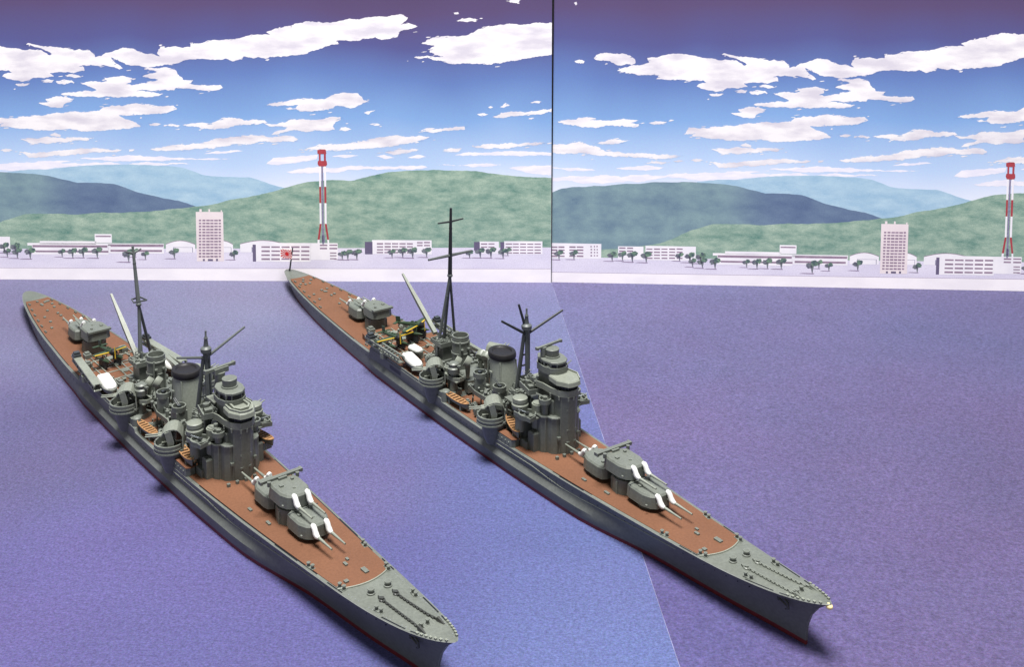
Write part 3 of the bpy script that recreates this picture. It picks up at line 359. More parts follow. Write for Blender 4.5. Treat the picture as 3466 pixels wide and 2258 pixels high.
def sea_material(name):
    m, nt, b = newmat(name)
    L = nt.links.new
    at = nt.nodes.new('ShaderNodeAttribute')
    at.attribute_name = 'ink'
    tc = nt.nodes.new('ShaderNodeTexCoord')
    mp = nt.nodes.new('ShaderNodeMapping')
    mp.inputs['Scale'].default_value = (0.8, 1.0, 1.0)
    mp.inputs['Rotation'].default_value = (0, 0, 0.12)
    L(tc.outputs['Object'], mp.inputs[0])
    acc = None
    for sc, det, lo, hi in ((1900, 3, .72, 1.32), (800, 3, .86, 1.15), (45, 4, .95, 1.05), (4600, 1, .84, 1.18)):
        n = nt.nodes.new('ShaderNodeTexNoise')
        n.inputs['Scale'].default_value = sc
        n.inputs['Detail'].default_value = det
        L(mp.outputs[0], n.inputs['Vector'])
        r = nt.nodes.new('ShaderNodeMapRange')
        r.inputs[1].default_value, r.inputs[2].default_value = .28, .72
        r.inputs[3].default_value, r.inputs[4].default_value = lo, hi
        L(n.outputs[0], r.inputs[0])
        if acc is None:
            acc = r
        else:
            mu = nt.nodes.new('ShaderNodeMath')
            mu.operation = 'MULTIPLY'
            L(acc.outputs[0], mu.inputs[0])
            L(r.outputs[0], mu.inputs[1])
            acc = mu
    vm = nt.nodes.new('ShaderNodeVectorMath')
    vm.operation = 'SCALE'
    L(at.outputs['Color'], vm.inputs[0])
    L(acc.outputs[0], vm.inputs['Scale'])
    # drifting tint between violet and blue ink, broad and soft
    n = nt.nodes.new('ShaderNodeTexNoise')
    n.inputs['Scale'].default_value = 16
    n.inputs['Detail'].default_value = 3
    L(mp.outputs[0], n.inputs['Vector'])
    r = nt.nodes.new('ShaderNodeValToRGB')
    r.color_ramp.elements[0].position, r.color_ramp.elements[1].position = .36, .64
    r.color_ramp.elements[0].color = (1.035, .98, .985, 1)
    r.color_ramp.elements[1].color = (.97, 1.02, 1.015, 1)
    L(n.outputs[0], r.inputs[0])
    mx = nt.nodes.new('ShaderNodeVectorMath')
    mx.operation = 'MULTIPLY'
    L(vm.outputs[0], mx.inputs[0])
    L(r.outputs[0], mx.inputs[1])
    # grains of coarse colour speckle in the print
    n = nt.nodes.new('ShaderNodeTexNoise')
    n.inputs['Scale'].default_value = 3300
    n.inputs['Detail'].default_value = 1
    L(mp.outputs[0], n.inputs['Vector'])
    sp = nt.nodes.new('ShaderNodeMixRGB')
    sp.blend_type = 'OVERLAY'
    sp.inputs[0].default_value = .26
    L(mx.outputs[0], sp.inputs[1])
    L(n.outputs['Color'], sp.inputs[2])
    L(sp.outputs[0], b.inputs['Base Color'])
    b.inputs['Roughness'].default_value = .62
    b.inputs['Specular IOR Level'].default_value = .22
    return m


def sea_sheet(name, side, ztop, label):
    """one printed sheet lying on the table: grid top carrying the ink colours, white cut paper at the rim"""
    nx, ny = 60, 50
    pts = SEA[side]
    P = np.array([(p[0], p[1]) for p in pts], float)
    K = np.array([lin(p[2]) for p in pts])
    V, F, C = [], [], []
    for j in range(ny + 1):
        y = 120 + (492 - 120) * j / ny
        if side == 'left':
            xa, xb = -330.0, seam_x(y)
        else:
            xa, xb = seam_x(y) - 14, 330.0
        for i in range(nx + 1):
            t = i / nx
            x = xa + (xb - xa) * t
            V.append((x * MM, y * MM, ztop * MM))
            d2 = ((P[:, 0] - x) ** 2 + ((P[:, 1] - y)) ** 2) + 300.0
            w = d2 ** -1.7
            C.append(list((w[:, None] * K).sum(0) / w.sum()) + [1.0])
    for j in range(ny):
        for i in range(nx):
            a = j * (nx + 1) + i
            F.append((a, a + 1, a + nx + 2, a + nx + 1))
    ntop = len(F)
    # rim down to the table
    loop = [i for i in range(nx + 1)] + [(nx + 1) * j + nx for j in range(1, ny + 1)] + [(nx + 1) * ny + i for i in range(nx - 1, -1, -1)] + [(nx + 1) * j for j in range(ny - 1, 0, -1)]
    o = len(V)
    for k in loop:
        V.append((V[k][0], V[k][1], V[k][2] - .24 * MM))
        C.append([.8, .8, .8, 1])
    n = len(loop)
    for k in range(n):
        F.append((loop[k], o + k, o + (k + 1) % n, loop[(k + 1) % n]))
    me = bpy.data.meshes.new(name)
    me.from_pydata(V, [], F)
    ca = me.color_attributes.new('ink', 'FLOAT_COLOR', 'POINT')
    ca.data.foreach_set('color', np.array(C, dtype=np.float32).ravel())
    me.materials.append(sea_material(name + '_print'))
    me.materials.append(M['paper'])
    me.polygons.foreach_set('material_index', [0] * ntop + [1] * (len(F) - ntop))
    me.update()
    ob = link(name, me)
    top(ob, label, 'printed sheet', None, 'structure')
    return ob


LSEA = sea_sheet('sea_sheet', 'left', 0.0, 'left printed sea sheet with pale cut edge, both ships standing on it')
sea_sheet('sea_sheet', 'right', -0.25, 'right purple printed sea sheet under the bow of the flagged ship')
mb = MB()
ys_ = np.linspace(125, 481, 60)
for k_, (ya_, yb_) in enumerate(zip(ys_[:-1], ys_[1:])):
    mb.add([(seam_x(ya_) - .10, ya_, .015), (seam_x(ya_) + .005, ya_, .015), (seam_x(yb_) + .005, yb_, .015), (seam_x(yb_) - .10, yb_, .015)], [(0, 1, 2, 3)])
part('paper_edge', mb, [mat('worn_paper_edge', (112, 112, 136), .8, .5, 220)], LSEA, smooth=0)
tb = MB()
tb.box(-420, 420, 60, 560, -21, -.52)
top(part('table_top', tb, [mat('table_laminate', (150, 148, 150), .5)], None), 'plain table top under the printed sheets', 'table', None, 'structure')


# ------------------------------------------------------------------ printed backdrop panels
def print_mat(name, rgb, var=.05, scale=500, rgb2=None, scale_vec=(1, 1, 1), lo=.35, hi=.65, grain=.10, det=5, rgh=.5, grad=None):
    m, nt, b = newmat(name)
    L = nt.links.new
    tc = nt.nodes.new('ShaderNodeTexCoord')
    mp = nt.nodes.new('ShaderNodeMapping')
    mp.inputs['Scale'].default_value = scale_vec
    L(tc.outputs['Object'], mp.inputs[0])
    n = nt.nodes.new('ShaderNodeTexNoise')
    n.inputs['Scale'].default_value = scale
    n.inputs['Detail'].default_value = det
    n.inputs['Roughness'].default_value = rgh
    L(mp.outputs[0], n.inputs['Vector'])
    r = nt.nodes.new('ShaderNodeValToRGB')
    c = lin(rgb)
    c2 = lin(rgb2) if rgb2 else [min(1, q * (1 + 2 * var)) for q in c]
    r.color_ramp.elements[0].position, r.color_ramp.elements[1].position = lo, hi
    r.color_ramp.elements[0].color = [q * (1 - var) for q in c] + [1]
    r.color_ramp.elements[1].color = c2 + [1]
    L(n.outputs[0], r.inputs[0])
    g = nt.nodes.new('ShaderNodeTexNoise')
    g.inputs['Scale'].default_value = 2600
    g.inputs['Detail'].default_value = 2
    L(tc.outputs['Object'], g.inputs['Vector'])
    gm = nt.nodes.new('ShaderNodeMapRange')
    gm.inputs[1].default_value, gm.inputs[2].default_value = .3, .7
    gm.inputs[3].default_value, gm.inputs[4].default_value = 1 - grain, 1 + grain
    L(g.outputs[0], gm.inputs[0])
    vm = nt.nodes.new('ShaderNodeVectorMath')
    vm.operation = 'SCALE'
    ink = r
    if grad:
        # second ink takes over along the width of the picture
        r2 = nt.nodes.new('ShaderNodeValToRGB')
        r2.color_ramp.elements[0].position, r2.color_ramp.elements[1].position = lo, hi
        r2.color_ramp.elements[0].color = lin(grad[2]) + [1]
        r2.color_ramp.elements[1].color = lin(grad[3]) + [1]
        L(n.outputs[0], r2.inputs[0])
        sx = nt.nodes.new('ShaderNodeSeparateXYZ')
        L(tc.outputs['Object'], sx.inputs[0])
        w = nt.nodes.new('ShaderNodeMapRange')
        w.interpolation_type = 'SMOOTHSTEP'
        w.inputs[1].default_value, w.inputs[2].default_value = grad[0] * MM, grad[1] * MM
        L(sx.outputs[0], w.inputs[0])
        ink = nt.nodes.new('ShaderNodeMixRGB')
        L(w.outputs[0], ink.inputs[0])
        L(r.outputs[0], ink.inputs[1])
        L(r2.outputs[0], ink.inputs[2])
    L(ink.outputs[0], vm.inputs[0])
    L(gm.outputs[0], vm.inputs['Scale'])
    L(vm.outputs[0], b.inputs['Base Color'])
    b.inputs['Roughness'].default_value = .6
    b.inputs['Specular IOR Level'].default_value = .2
    return m


def sky_print():
    m, nt, b = newmat('sky_print')
    L = nt.links.new
    tc = nt.nodes.new('ShaderNodeTexCoord')
    sx = nt.nodes.new('ShaderNodeSeparateXYZ')
    L(tc.outputs['Object'], sx.inputs[0])
    n0 = nt.nodes.new('ShaderNodeTexNoise')
    n0.inputs['Scale'].default_value = 14
    L(tc.outputs['Object'], n0.inputs['Vector'])
    ad = nt.nodes.new('ShaderNodeMath')
    ad.operation = 'MULTIPLY_ADD'
    ad.inputs[1].default_value = .022
    L(n0.outputs[0], ad.inputs[0])
    L(sx.outputs[2], ad.inputs[2])
    mr = nt.nodes.new('ShaderNodeMapRange')
    mr.inputs[1].default_value, mr.inputs[2].default_value = .041, .146
    L(ad.outputs[0], mr.inputs[0])
    r = nt.nodes.new('ShaderNodeValToRGB')
    el = r.color_ramp.elements
    stops = SKY_STOPS
    el[0].position, el[1].position = stops[0][0], stops[-1][0]
    el[0].color = lin(stops[0][1]) + [1]
    el[1].color = lin(stops[-1][1]) + [1]
    for p, c in stops[1:-1]:
        e = el.new(p)
        e.color = lin(c) + [1]
    L(mr.outputs[0], r.inputs[0])
    g = nt.nodes.new('ShaderNodeTexNoise')
    g.inputs['Scale'].default_value = 2400
    g.inputs['Detail'].default_value = 2
    L(tc.outputs['Object'], g.inputs['Vector'])
    sp = nt.nodes.new('ShaderNodeMixRGB')
    sp.blend_type = 'OVERLAY'
    sp.inputs[0].default_value = .16
    L(r.outputs[0], sp.inputs[1])
    L(g.outputs['Color'], sp.inputs[2])
    L(sp.outputs[0], b.inputs['Base Color'])
    b.inputs['Roughness'].default_value = .55
    b.inputs['Specular IOR Level'].default_value = .25
    return m


PM = dict(
    sky=sky_print(),
    cloud=print_mat('cloud_print', CLOUD_A, .0, 60, CLOUD_B, (1, 1, 3.0), .36, .56, .04),
    soft=print_mat('hazy_cloud_print', (226, 224, 236), .0, 120, (238, 234, 240), (1, 1, 4), .4, .62, .03),
    far=print_mat('far_hill_print', (146, 182, 208), .04, 110, (180, 206, 220), (.8, 1, 2.0), .3, .7, .08, 8, .64),
    mid=print_mat('middle_hill_print', (102, 126, 146), .05, 80, (138, 164, 166), (.9, 1, 1.6), .3, .7, .10, 8, .64, (66, 98, (88, 106, 138), (112, 132, 156))),
    near=print_mat('green_hill_print', (88, 132, 122), .06, 110, (180, 198, 178), (.8, 1, 1.9), .30, .72, .14, 9, .72),
    apron=print_mat('apron_print', (214, 208, 226), .02, 40, (224, 218, 232), (1, 1, 3)),
    quay=print_mat('quay_print', (240, 234, 238), .02, 60, (246, 240, 242), (1, 1, 2), .4, .6, .02),
    wall=print_mat('building_print', (232, 228, 234), .01, 90, (244, 240, 242), grain=.02),
    side=print_mat('building_side_print', (104, 96, 122), .05, 120),
    win=print_mat('window_print', (146, 126, 144), .08, 300),
    tree=print_mat('tree_print', (84, 100, 106), .12, 700, (118, 146, 122), (1, 1, 1), .42, .62),
    treedark=print_mat('tree_shadow_print', (104, 104, 120), .12, 700, (122, 128, 132), (1, 1, 1), .4, .6),
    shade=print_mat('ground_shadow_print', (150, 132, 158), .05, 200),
    red=print_mat('red_tower_print', (164, 66, 74), .06, 300),
    lat=print_mat('lattice_print', (128, 124, 150), .12, 900),
    beige=print_mat('office_print', (228, 214, 216), .02, 90, (234, 222, 222), grain=.03),
)
for k in ('win',):
    pass


def rough(poly, amp, seedv, minlen=.9):
    """break straight outline pieces into a ragged one"""
    rnd = random.Random(seedv)
    out = [Vector(p) for p in poly]
    for lev in range(5):
        nxt = []
        n = len(out)
        for i in range(n):
            a, b = out[i], out[(i + 1) % n]
            nxt.append(a)
            d = b - a
            if d.length > minlen:
                nrm = Vector((-d.y, d.x))
                nxt.append((a + b) / 2 + Vector((nrm.x, nrm.y * .55)) * rnd.uniform(-amp, amp) * (1 + .45 * lev))
        out = nxt
    return [(p.x, p.y) for p in out]


def clip_u(poly, u0, u1):
    for lim, sgn in ((u0, 1), (u1, -1)):
        out = []
        n = len(poly)
        for i in range(n):
            a, b = poly[i], poly[(i + 1) % n]
            ia, ib = (a[0] - lim) * sgn >= 0, (b[0] - lim) * sgn >= 0
            if ia:
                out.append(a)
            if ia != ib:
                t = (lim - a[0]) / (b[0] - a[0])
                out.append((lim, a[1] + (b[1] - a[1]) * t))
        poly = out
        if not poly:
            return []
    return poly


class Print:
    """flat inked shapes on one panel, each a hair above the layer below"""

    def __init__(self, panel, su, ou, sv, ov, v0=.02):
        self.p, self.su, self.ou, self.sv, self.ov, self.v0 = panel, su, ou, sv, ov, v0

    def shapes(self, name, layers, label=None):
        """layers: list of (material, height, [polygons]) -> one flat part"""
        V, F, MI, mats = [], [], [], []
        for mname, h, polys in layers:
            if PM[mname] not in mats:
                mats.append(PM[mname])
            mi = mats.index(PM[mname])
            for poly in polys:
                q = [(u * self.su + self.ou, v * self.sv + self.ov) for u, v in poly]
                q = clip_u(q, 0.05, 296.95)
                q = [(u, max(v, self.v0)) for u, v in q]
                if len(q) < 3:
                    continue
                # constrained triangulation copes with outlines that fold over themselves
                n = len(q)
                vo, _, fo, *_r = delaunay_2d_cdt([Vector(p) for p in q], [(k, (k + 1) % n) for k in range(n)], [list(range(n))], 1, 1e-5)
                o = len(V)
                V += [(p.x * MM, -h * .28 * MM, p.y * MM) for p in vo]
                for t in fo:
                    a, b, c = (vo[i] for i in t[:3])
                    ar = (b - a).cross(c - a)
                    F.append(tuple(i + o for i in (t if ar > 0 else t[::-1])))
                    MI.append(mi)
        if not F:
            return None
        me = bpy.data.meshes.new(name)
        me.from_pydata(V, [], F)
        for m in mats:
            me.materials.append(m)
        me.polygons.foreach_set('material_index', MI)
        me.update()
        return link(name, me, self.p, label=label)


def rect(r):
    return [(r[0], r[1]), (r[2], r[1]), (r[2], r[3]), (r[0], r[3])]


def fill_print(P, dq=0.0):
    D = PRINT
    for i, c in enumerate(D['soft']):
        P.shapes('printed_haze_cloud', [('soft', .03 + .004 * (i % 3), [rough(c, .07, 900 + i)])])
    for i, c in enumerate(D['clouds']):
        P.shapes('printed_cloud', [('cloud', .05 + .004 * (i % 4), [rough(c, .12, i, .4)])])
    # torn scraps of cloud trailing round the larger ones
    rnd = random.Random(77)
    scraps = []
    for c in D['clouds']:
        ext = max(p[0] for p in c) - min(p[0] for p in c)
        for _ in range(int(ext / 5.0)):
            u, v = rnd.choice(c)
            u += rnd.uniform(-3.0, 3.0)
            v += rnd.uniform(-1.8, .6)
            w, h = rnd.uniform(.4, 1.7), rnd.uniform(.10, .34)
            n = 9
            scraps.append(rough([(u + w * math.cos(2 * math.pi * k / n) * rnd.uniform(.6, 1.1), v + .12 * w * math.cos(2 * math.pi * k / n) + h * math.sin(2 * math.pi * k / n) * rnd.uniform(.5, 1.2)) for k in range(n)], .2, rnd.random(), .3))
    o = P.shapes('printed_cloud_scraps', [('cloud', .072, scraps)])
    # slits of sky showing between the shreds at the cloud rims
    slits = []
    for c in D['clouds']:
        ext = max(p[0] for p in c) - min(p[0] for p in c)
        for _ in range(int(ext / 2.6)):
            k = rnd.randrange(len(c))
            (u, v), (u2, v2) = c[k], c[(k + 1) % len(c)]
            t = rnd.random()
            u, v = u + (u2 - u) * t + rnd.uniform(-.6, .6), v + (v2 - v) * t + rnd.uniform(-.35, .35)
            w, h = rnd.uniform(.3, 1.3), rnd.uniform(.06, .17)
            n = 8
            slits.append(rough([(u + w * math.cos(2 * math.pi * q / n) * rnd.uniform(.6, 1.1), v + .15 * w * math.cos(2 * math.pi * q / n) + h * math.sin(2 * math.pi * q / n) * rnd.uniform(.5, 1.2)) for q in range(n)], .2, rnd.random(), .3))
    P.shapes('printed_cloud_gaps', [('sky', .079, slits)])['kind'] = 'stuff'
    o['kind'] = 'stuff'
    P.shapes('printed_hill', [('far', .08, [rough(D['hill_far'], .03, 1)])], 'pale blue far hill')
    P.shapes('printed_hill', [('mid', .10, [rough(D['hill_mid'], .03, 2)])], 'blue green hill darkening to its right shoulder')
    P.shapes('printed_hill', [('near', .14, [rough(D['hill_near'], .03, 4)])], 'light green near hill')
    P.shapes('printed_apron', [('apron', .16, [[(-6, 5), (303, 5), (303, 15.6), (150, 14.2), (-6, 13.2)]])])
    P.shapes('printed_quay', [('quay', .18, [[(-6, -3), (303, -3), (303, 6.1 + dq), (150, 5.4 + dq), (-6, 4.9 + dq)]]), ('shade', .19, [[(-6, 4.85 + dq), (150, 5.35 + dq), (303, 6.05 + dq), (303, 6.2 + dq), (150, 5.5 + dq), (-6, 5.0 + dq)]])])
    for nm, lab, wall, side, win, roof, door in D['bl']:
        w = 'beige' if nm == 'office_block' else 'wall'
        lay = [(w, .21, [rect(r) for r in wall]), ('side', .22, [rect(r) for r in side + door]), ('win', .235, [rect(r) for r in win])]
        P.shapes('printed_' + nm, lay, lab)
    for i, r in enumerate(D['hang']):
        n = 10
        arch = [(r[0], r[1])] + [(r[2], r[1])] + [(r[2] + (r[0] - r[2]) * k / n, r[3] - 1.6 + 1.6 * math.sin(math.pi * k / n)) for k in range(n + 1)]
        line = [(r[2] + (r[0] - r[2]) * k / n, r[3] - 1.6 + 1.6 * math.sin(math.pi * k / n)) for k in range(n + 1)]
        line = line + [(u, v + .28) for u, v in reversed(line)]
        w = (r[2] - r[0])
        P.shapes('printed_hangar', [('wall', .200, [arch]), ('win', .206, [line]), ('lat', .206, [rect((r[0] + .25 * w, r[1], r[0] + .27 * w, r[1] + 2.1)), rect((r[0] + .9 * w, r[1], r[0] + .92 * w, r[1] + 2.1)), rect((r[0] + .25 * w, r[1] + 2.1, r[0] + .92 * w, r[1] + 2.25))])])
    # striped lattice tower
    T = [t[1] for t in D['T']]
    x = D['TX']
    x = [199.2 + (q - 199.2) * .86 for q in x]
    red, white, latt = [], [], []
    for a, b in ((x[1], x[2]), (x[5], x[6])):
        for y0, y1, tgt in ((T[4], T[3], white), (T[5], T[4], red), (T[6], T[5], white)):
            tgt.append(rect((a, y0, b, y1)))
        s = -1 if a == x[1] else 1
        red.append([(a + s * 1.0, T[7]), (b + s * .9, T[7]), (b, T[6]), (a, T[6])])
        white.append([(a + s * 1.15, T[8] - .8), (b + s * 1.0, T[8] - .8), (b + s * .9, T[7]), (a + s * 1.0, T[7])])
        red.append(rect((a, T[2], b, T[1])))
    latt += [rect((x[2] + (x[3] - x[2]) * .6, T[8] - .8, x[4], T[2])), rect((x[2], T[8], x[5], T[7] + 2))]
    red += [[(x[0], T[1] + .2), (x[1], T[1]), (x[6], T[1]), (x[6] + .2, T[1] + .4), (x[6], T[0]), (x[6] - .5, T[0] + .2), (x[2], T[0] + .2), (x[1], T[0]), (x[0], T[0] - .1)],
            [(x[1], T[3]), (x[6], T[3]), (x[6] + .5, T[3] + .9), (x[6] + .3, T[2]), (x[1] - .4, T[2]), (x[0], T[3] + 1.2)]]
    P.shapes('printed_tower', [('lat', .215, latt), ('wall', .222, white), ('red', .23, red)], 'red and white striped lattice tower')
    rnd = random.Random(5)
    for (c, s) in D['trees']:
        r = s / 2.644 / 7.75

        def blob(du, dv, k, sq):
            return rough([(c[0] + du * r + r * k * math.cos(2 * math.pi * t / 14) * rnd.uniform(.75, 1.1), c[1] + dv * r + r * k * sq * math.sin(2 * math.pi * t / 14) * rnd.uniform(.7, 1.1)) for t in range(14)], .35, rnd.random(), .22)
        tr = [(c[0] - .10, c[1] - 1.25 * r), (c[0] + .12, c[1] - 1.25 * r), (c[0] + .25 * r, c[1]), (c[0] - .3 * r, c[1])]
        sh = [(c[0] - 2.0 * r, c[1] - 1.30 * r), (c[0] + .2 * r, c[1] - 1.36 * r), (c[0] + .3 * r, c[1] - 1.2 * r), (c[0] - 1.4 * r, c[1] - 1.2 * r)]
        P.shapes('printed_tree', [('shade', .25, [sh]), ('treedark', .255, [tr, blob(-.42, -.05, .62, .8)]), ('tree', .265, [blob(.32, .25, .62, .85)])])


def panel(label, a, b, su, ou, sv, ov, dq=0.0, zb=0.0):
    a, b = Vector(a), Vector(b)
    d = (b - a).normalized()
    mb = MB()
    mb.box(0, 297, 0, .9, zb, 168)
    mb.mi = [1, 1, 0, 1, 1, 1]
    o = part('backdrop_panel', mb, [PM['sky'], M['paper']], None, (a.x, a.y, 0), math.atan2(d.y, d.x), smooth=0)
    top(o, label, 'backdrop', 'printed backdrop panels')
    fill_print(Print(o, su, ou, sv, ov, zb + .02), dq)
    return o


LB = Vector((23.2, 480.4))
LD = (LB - Vector((-216.8, 484.5))).normalized()
LPAN = panel('left printed sky and coast backdrop panel behind the ships', LB - LD * 297, LB, 1, 0, 1, 0)
panel('right printed sky and coast backdrop panel, overlapped by its twin at the seam', (22.9, 481.75), (222.2, 470.65), .9575, 1.8, .988, -2.2, 1.5, -.25)

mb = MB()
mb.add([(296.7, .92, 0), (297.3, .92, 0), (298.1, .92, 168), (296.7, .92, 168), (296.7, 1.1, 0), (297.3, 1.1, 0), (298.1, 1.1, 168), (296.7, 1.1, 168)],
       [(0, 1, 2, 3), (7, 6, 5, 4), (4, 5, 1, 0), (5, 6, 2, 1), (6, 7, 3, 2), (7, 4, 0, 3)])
part('seam_gap_shade', mb, 'black', LPAN, smooth=0)  # added black strip standing in for the shade in the gap between the panels


# ------------------------------------------------------------------ warship models
KX = [-145.5, -144.6, -143, -140, -134, -124, -110, -88, -45, 0, 35, 65, 92, 112, 126, 134, 139, 142, 144.2, 145.5]
KB = [.8, 1.7, 2.5, 3.5, 5.0, 6.8, 8.7, 10.8, 13.0, 13.2, 12.5, 11.0, 9.1, 7.6, 6.1, 4.8, 3.6, 2.6, 1.5, .45]
KW = [.3, .6, 1.0, 1.7, 3.0, 5.2, 7.6, 10.3, 12.9, 13.2, 12.3, 9.6, 6.4, 4.1, 2.4, 1.4, .9, .6, .4, .3]
ZX = [-145.5, -110, -75, -46.0]
ZA = [6.0, 6.2, 6.5, 6.7]
ZFX = [3.0, 20, 40, 60, 80, 95, 110, 120, 131, 138, 145.5]
ZFA = [7.7, 7.7, 7.9, 8.15, 8.5, 8.9, 9.4, 9.9, 10.9, 11.8, 13.1]


def deck_z(x):
    if x <= -46.0:
        return hermite(x, ZX, ZA)
    if x <= 2.8:
        return 8.7
    return hermite(x, ZFX, ZFA)


def beam(x):
    return hermite(x, KX, KB)


def build_hull(root):
    xs = [-145.5, -145.2, -144.6, -143.8, -143, -141.5, -140, -137, -134, -129, -124, -117, -110, -100, -90, -80, -70, -62, -54, -50, -46.01, -45.7, -40, -34, -28, -20, -10, -4, 2.4, 3.0, 10, 18, 26, 34, 42, 50, 58, 64, 70, 76, 82, 88, 94, 100, 106, 112, 117, 121, 125, 129, 132, 135, 137.5, 140, 142, 143.6, 144.8, 145.5]
    rows = []
    for x in xs:
        zd = deck_z(x)
        b, w = beam(x), hermite(x, KX, KW)
        k = min(1, max(0, (x + 52) / 12)) * min(1, max(0, (98 - x) / 34))
        k = k * k * (3 - 2 * k)
        pf = 1.0 + .9 * max(0, min(1, (x - 60) / 60))
        flare = lambda z: w + (b - w) * min(1, z / zd) ** pf
        ob = b + .75
        ys = [w * (1 - k) + (ob - .2) * k, flare(1.0) * (1 - k) + (ob - .15) * k, flare(1.15) * (1 - k) + (ob - .1) * k, flare(3.4) * (1 - k) + ob * k, flare(4.9) * (1 - k) + (b - .35) * k, flare(4.9 + (zd - 5.45) * .36), flare(4.9 + (zd - 5.45) * .72), flare(zd - .55), b, b - .28]
        zs = [0.0, 1.0, 1.15, 3.4, 4.9, 4.9 + (zd - 5.45) * .36, 4.9 + (zd - 5.45) * .72, zd - .55, zd - .1, zd]
        hs = [z / 13.1 for z in zs]
        row = []
        for y, z in zip(ys, zs):
            xx = x
            h = min(1, z / zd)
            if x > 118:
                end = 139.0 + 6.5 * h ** 3.0
                xx = 118 + (x - 118) * (end - 118) / 27.5
            if x < -125:
                end = -141.8 - 3.7 * h ** .8
                xx = -125 + (x + 125) * (end + 125) / -20.5
            row.append((xx, y, z))
        rows.append(row)
    mb = MB()
    nr = len(rows[0])
    v, f, mi = [], [], []
    for row in rows:
        v += [(x, -y, z) for x, y, z in row]
        v += [(x, y, z) for x, y, z in row]
    st = 2 * nr
    for i in range(len(rows) - 1):
        for j in range(nr - 1):
            a, b_, c, d = i * st + j, (i + 1) * st + j, (i + 1) * st + j + 1, i * st + j + 1
            mtl = 1 if j == 0 else 0
            f.append((a, b_, c, d)); mi.append(mtl)
            f.append((a + nr, d + nr, c + nr, b_ + nr)); mi.append(mtl)
        a, b_ = i * st + nr - 1, (i + 1) * st + nr - 1
        f.append((a, b_, b_ + nr, a + nr)); mi.append(2)
        a, b_ = i * st, (i + 1) * st
        f.append((a, a + nr, b_ + nr, b_)); mi.append(1)
    for i, flip in ((0, False), (len(rows) - 1, True)):
        for j in range(nr - 1):
            q = (i * st + j, i * st + j + 1, i * st + nr + j + 1, i * st + nr + j)
            f.append(q[::-1] if not flip else q[::-1][::-1]); mi.append(1 if j == 0 else 0)
    mb.v, mb.f, mb.mi = v, f, mi
    return part('hull', mb, ['hull', 'red', 'grey'], root, (0, 0, .02), smooth=30)


def deck_plate(root, x0, x1, curve0=0.0, curve1=0.0, inset=.95, dz=.14, n=26):
    """sheet of deck covering that follows sheer and beam, 0.14 mm proud of the hull's grey deck"""
    mb = MB()
    ny = 8
    v, f = [], []
    for i in range(n + 1):
        t = i / n
        for j in range(ny + 1):
            s = -1 + 2 * j / ny
            x = x0 + (x1 - x0) * t
            x = x - curve1 * s * s * max(0, (t - .75) / .25) + curve0 * s * s * max(0, (.25 - t) / .25)
            xx = min(max(x, -145), 145)
            v.append((x, s * (beam(xx) - inset), deck_z(xx) + dz))
    for i in range(n):
        for j in range(ny):
            a = i * (ny + 1) + j
            f.append((a, a + ny + 1, a + ny + 2, a + 1))
    # rim
    loop = [j for j in range(ny + 1)] + [(ny + 1) * i + ny for i in range(1, n + 1)] + [(ny + 1) * n + j for j in range(ny - 1, -1, -1)] + [(ny + 1) * i for i in range(n - 1, 0, -1)]
    o = len(v)
    v += [(v[k][0], v[k][1], v[k][2] - dz) for k in loop]
    m = len(loop)
    for k in range(m):
        f.append((loop[k], loop[(k + 1) % m], o + (k + 1) % m, o + k))
    mb.add(v, f)
    return part('linoleum_deck', mb, 'brown', root)


GUNHOUSE = [(px_ * .93, py_ * .87) for px_, py_ in [(-6.1, -2.9), (-5.2, -4.5), (-3.5, -4.9), (1.6, -4.9), (4.1, -3.9), (5.5, -2.3), (5.5, 2.3), (4.1, 3.9), (1.6, 4.9), (-3.5, 4.9), (-5.2, 4.5), (-6.1, 2.9)]]


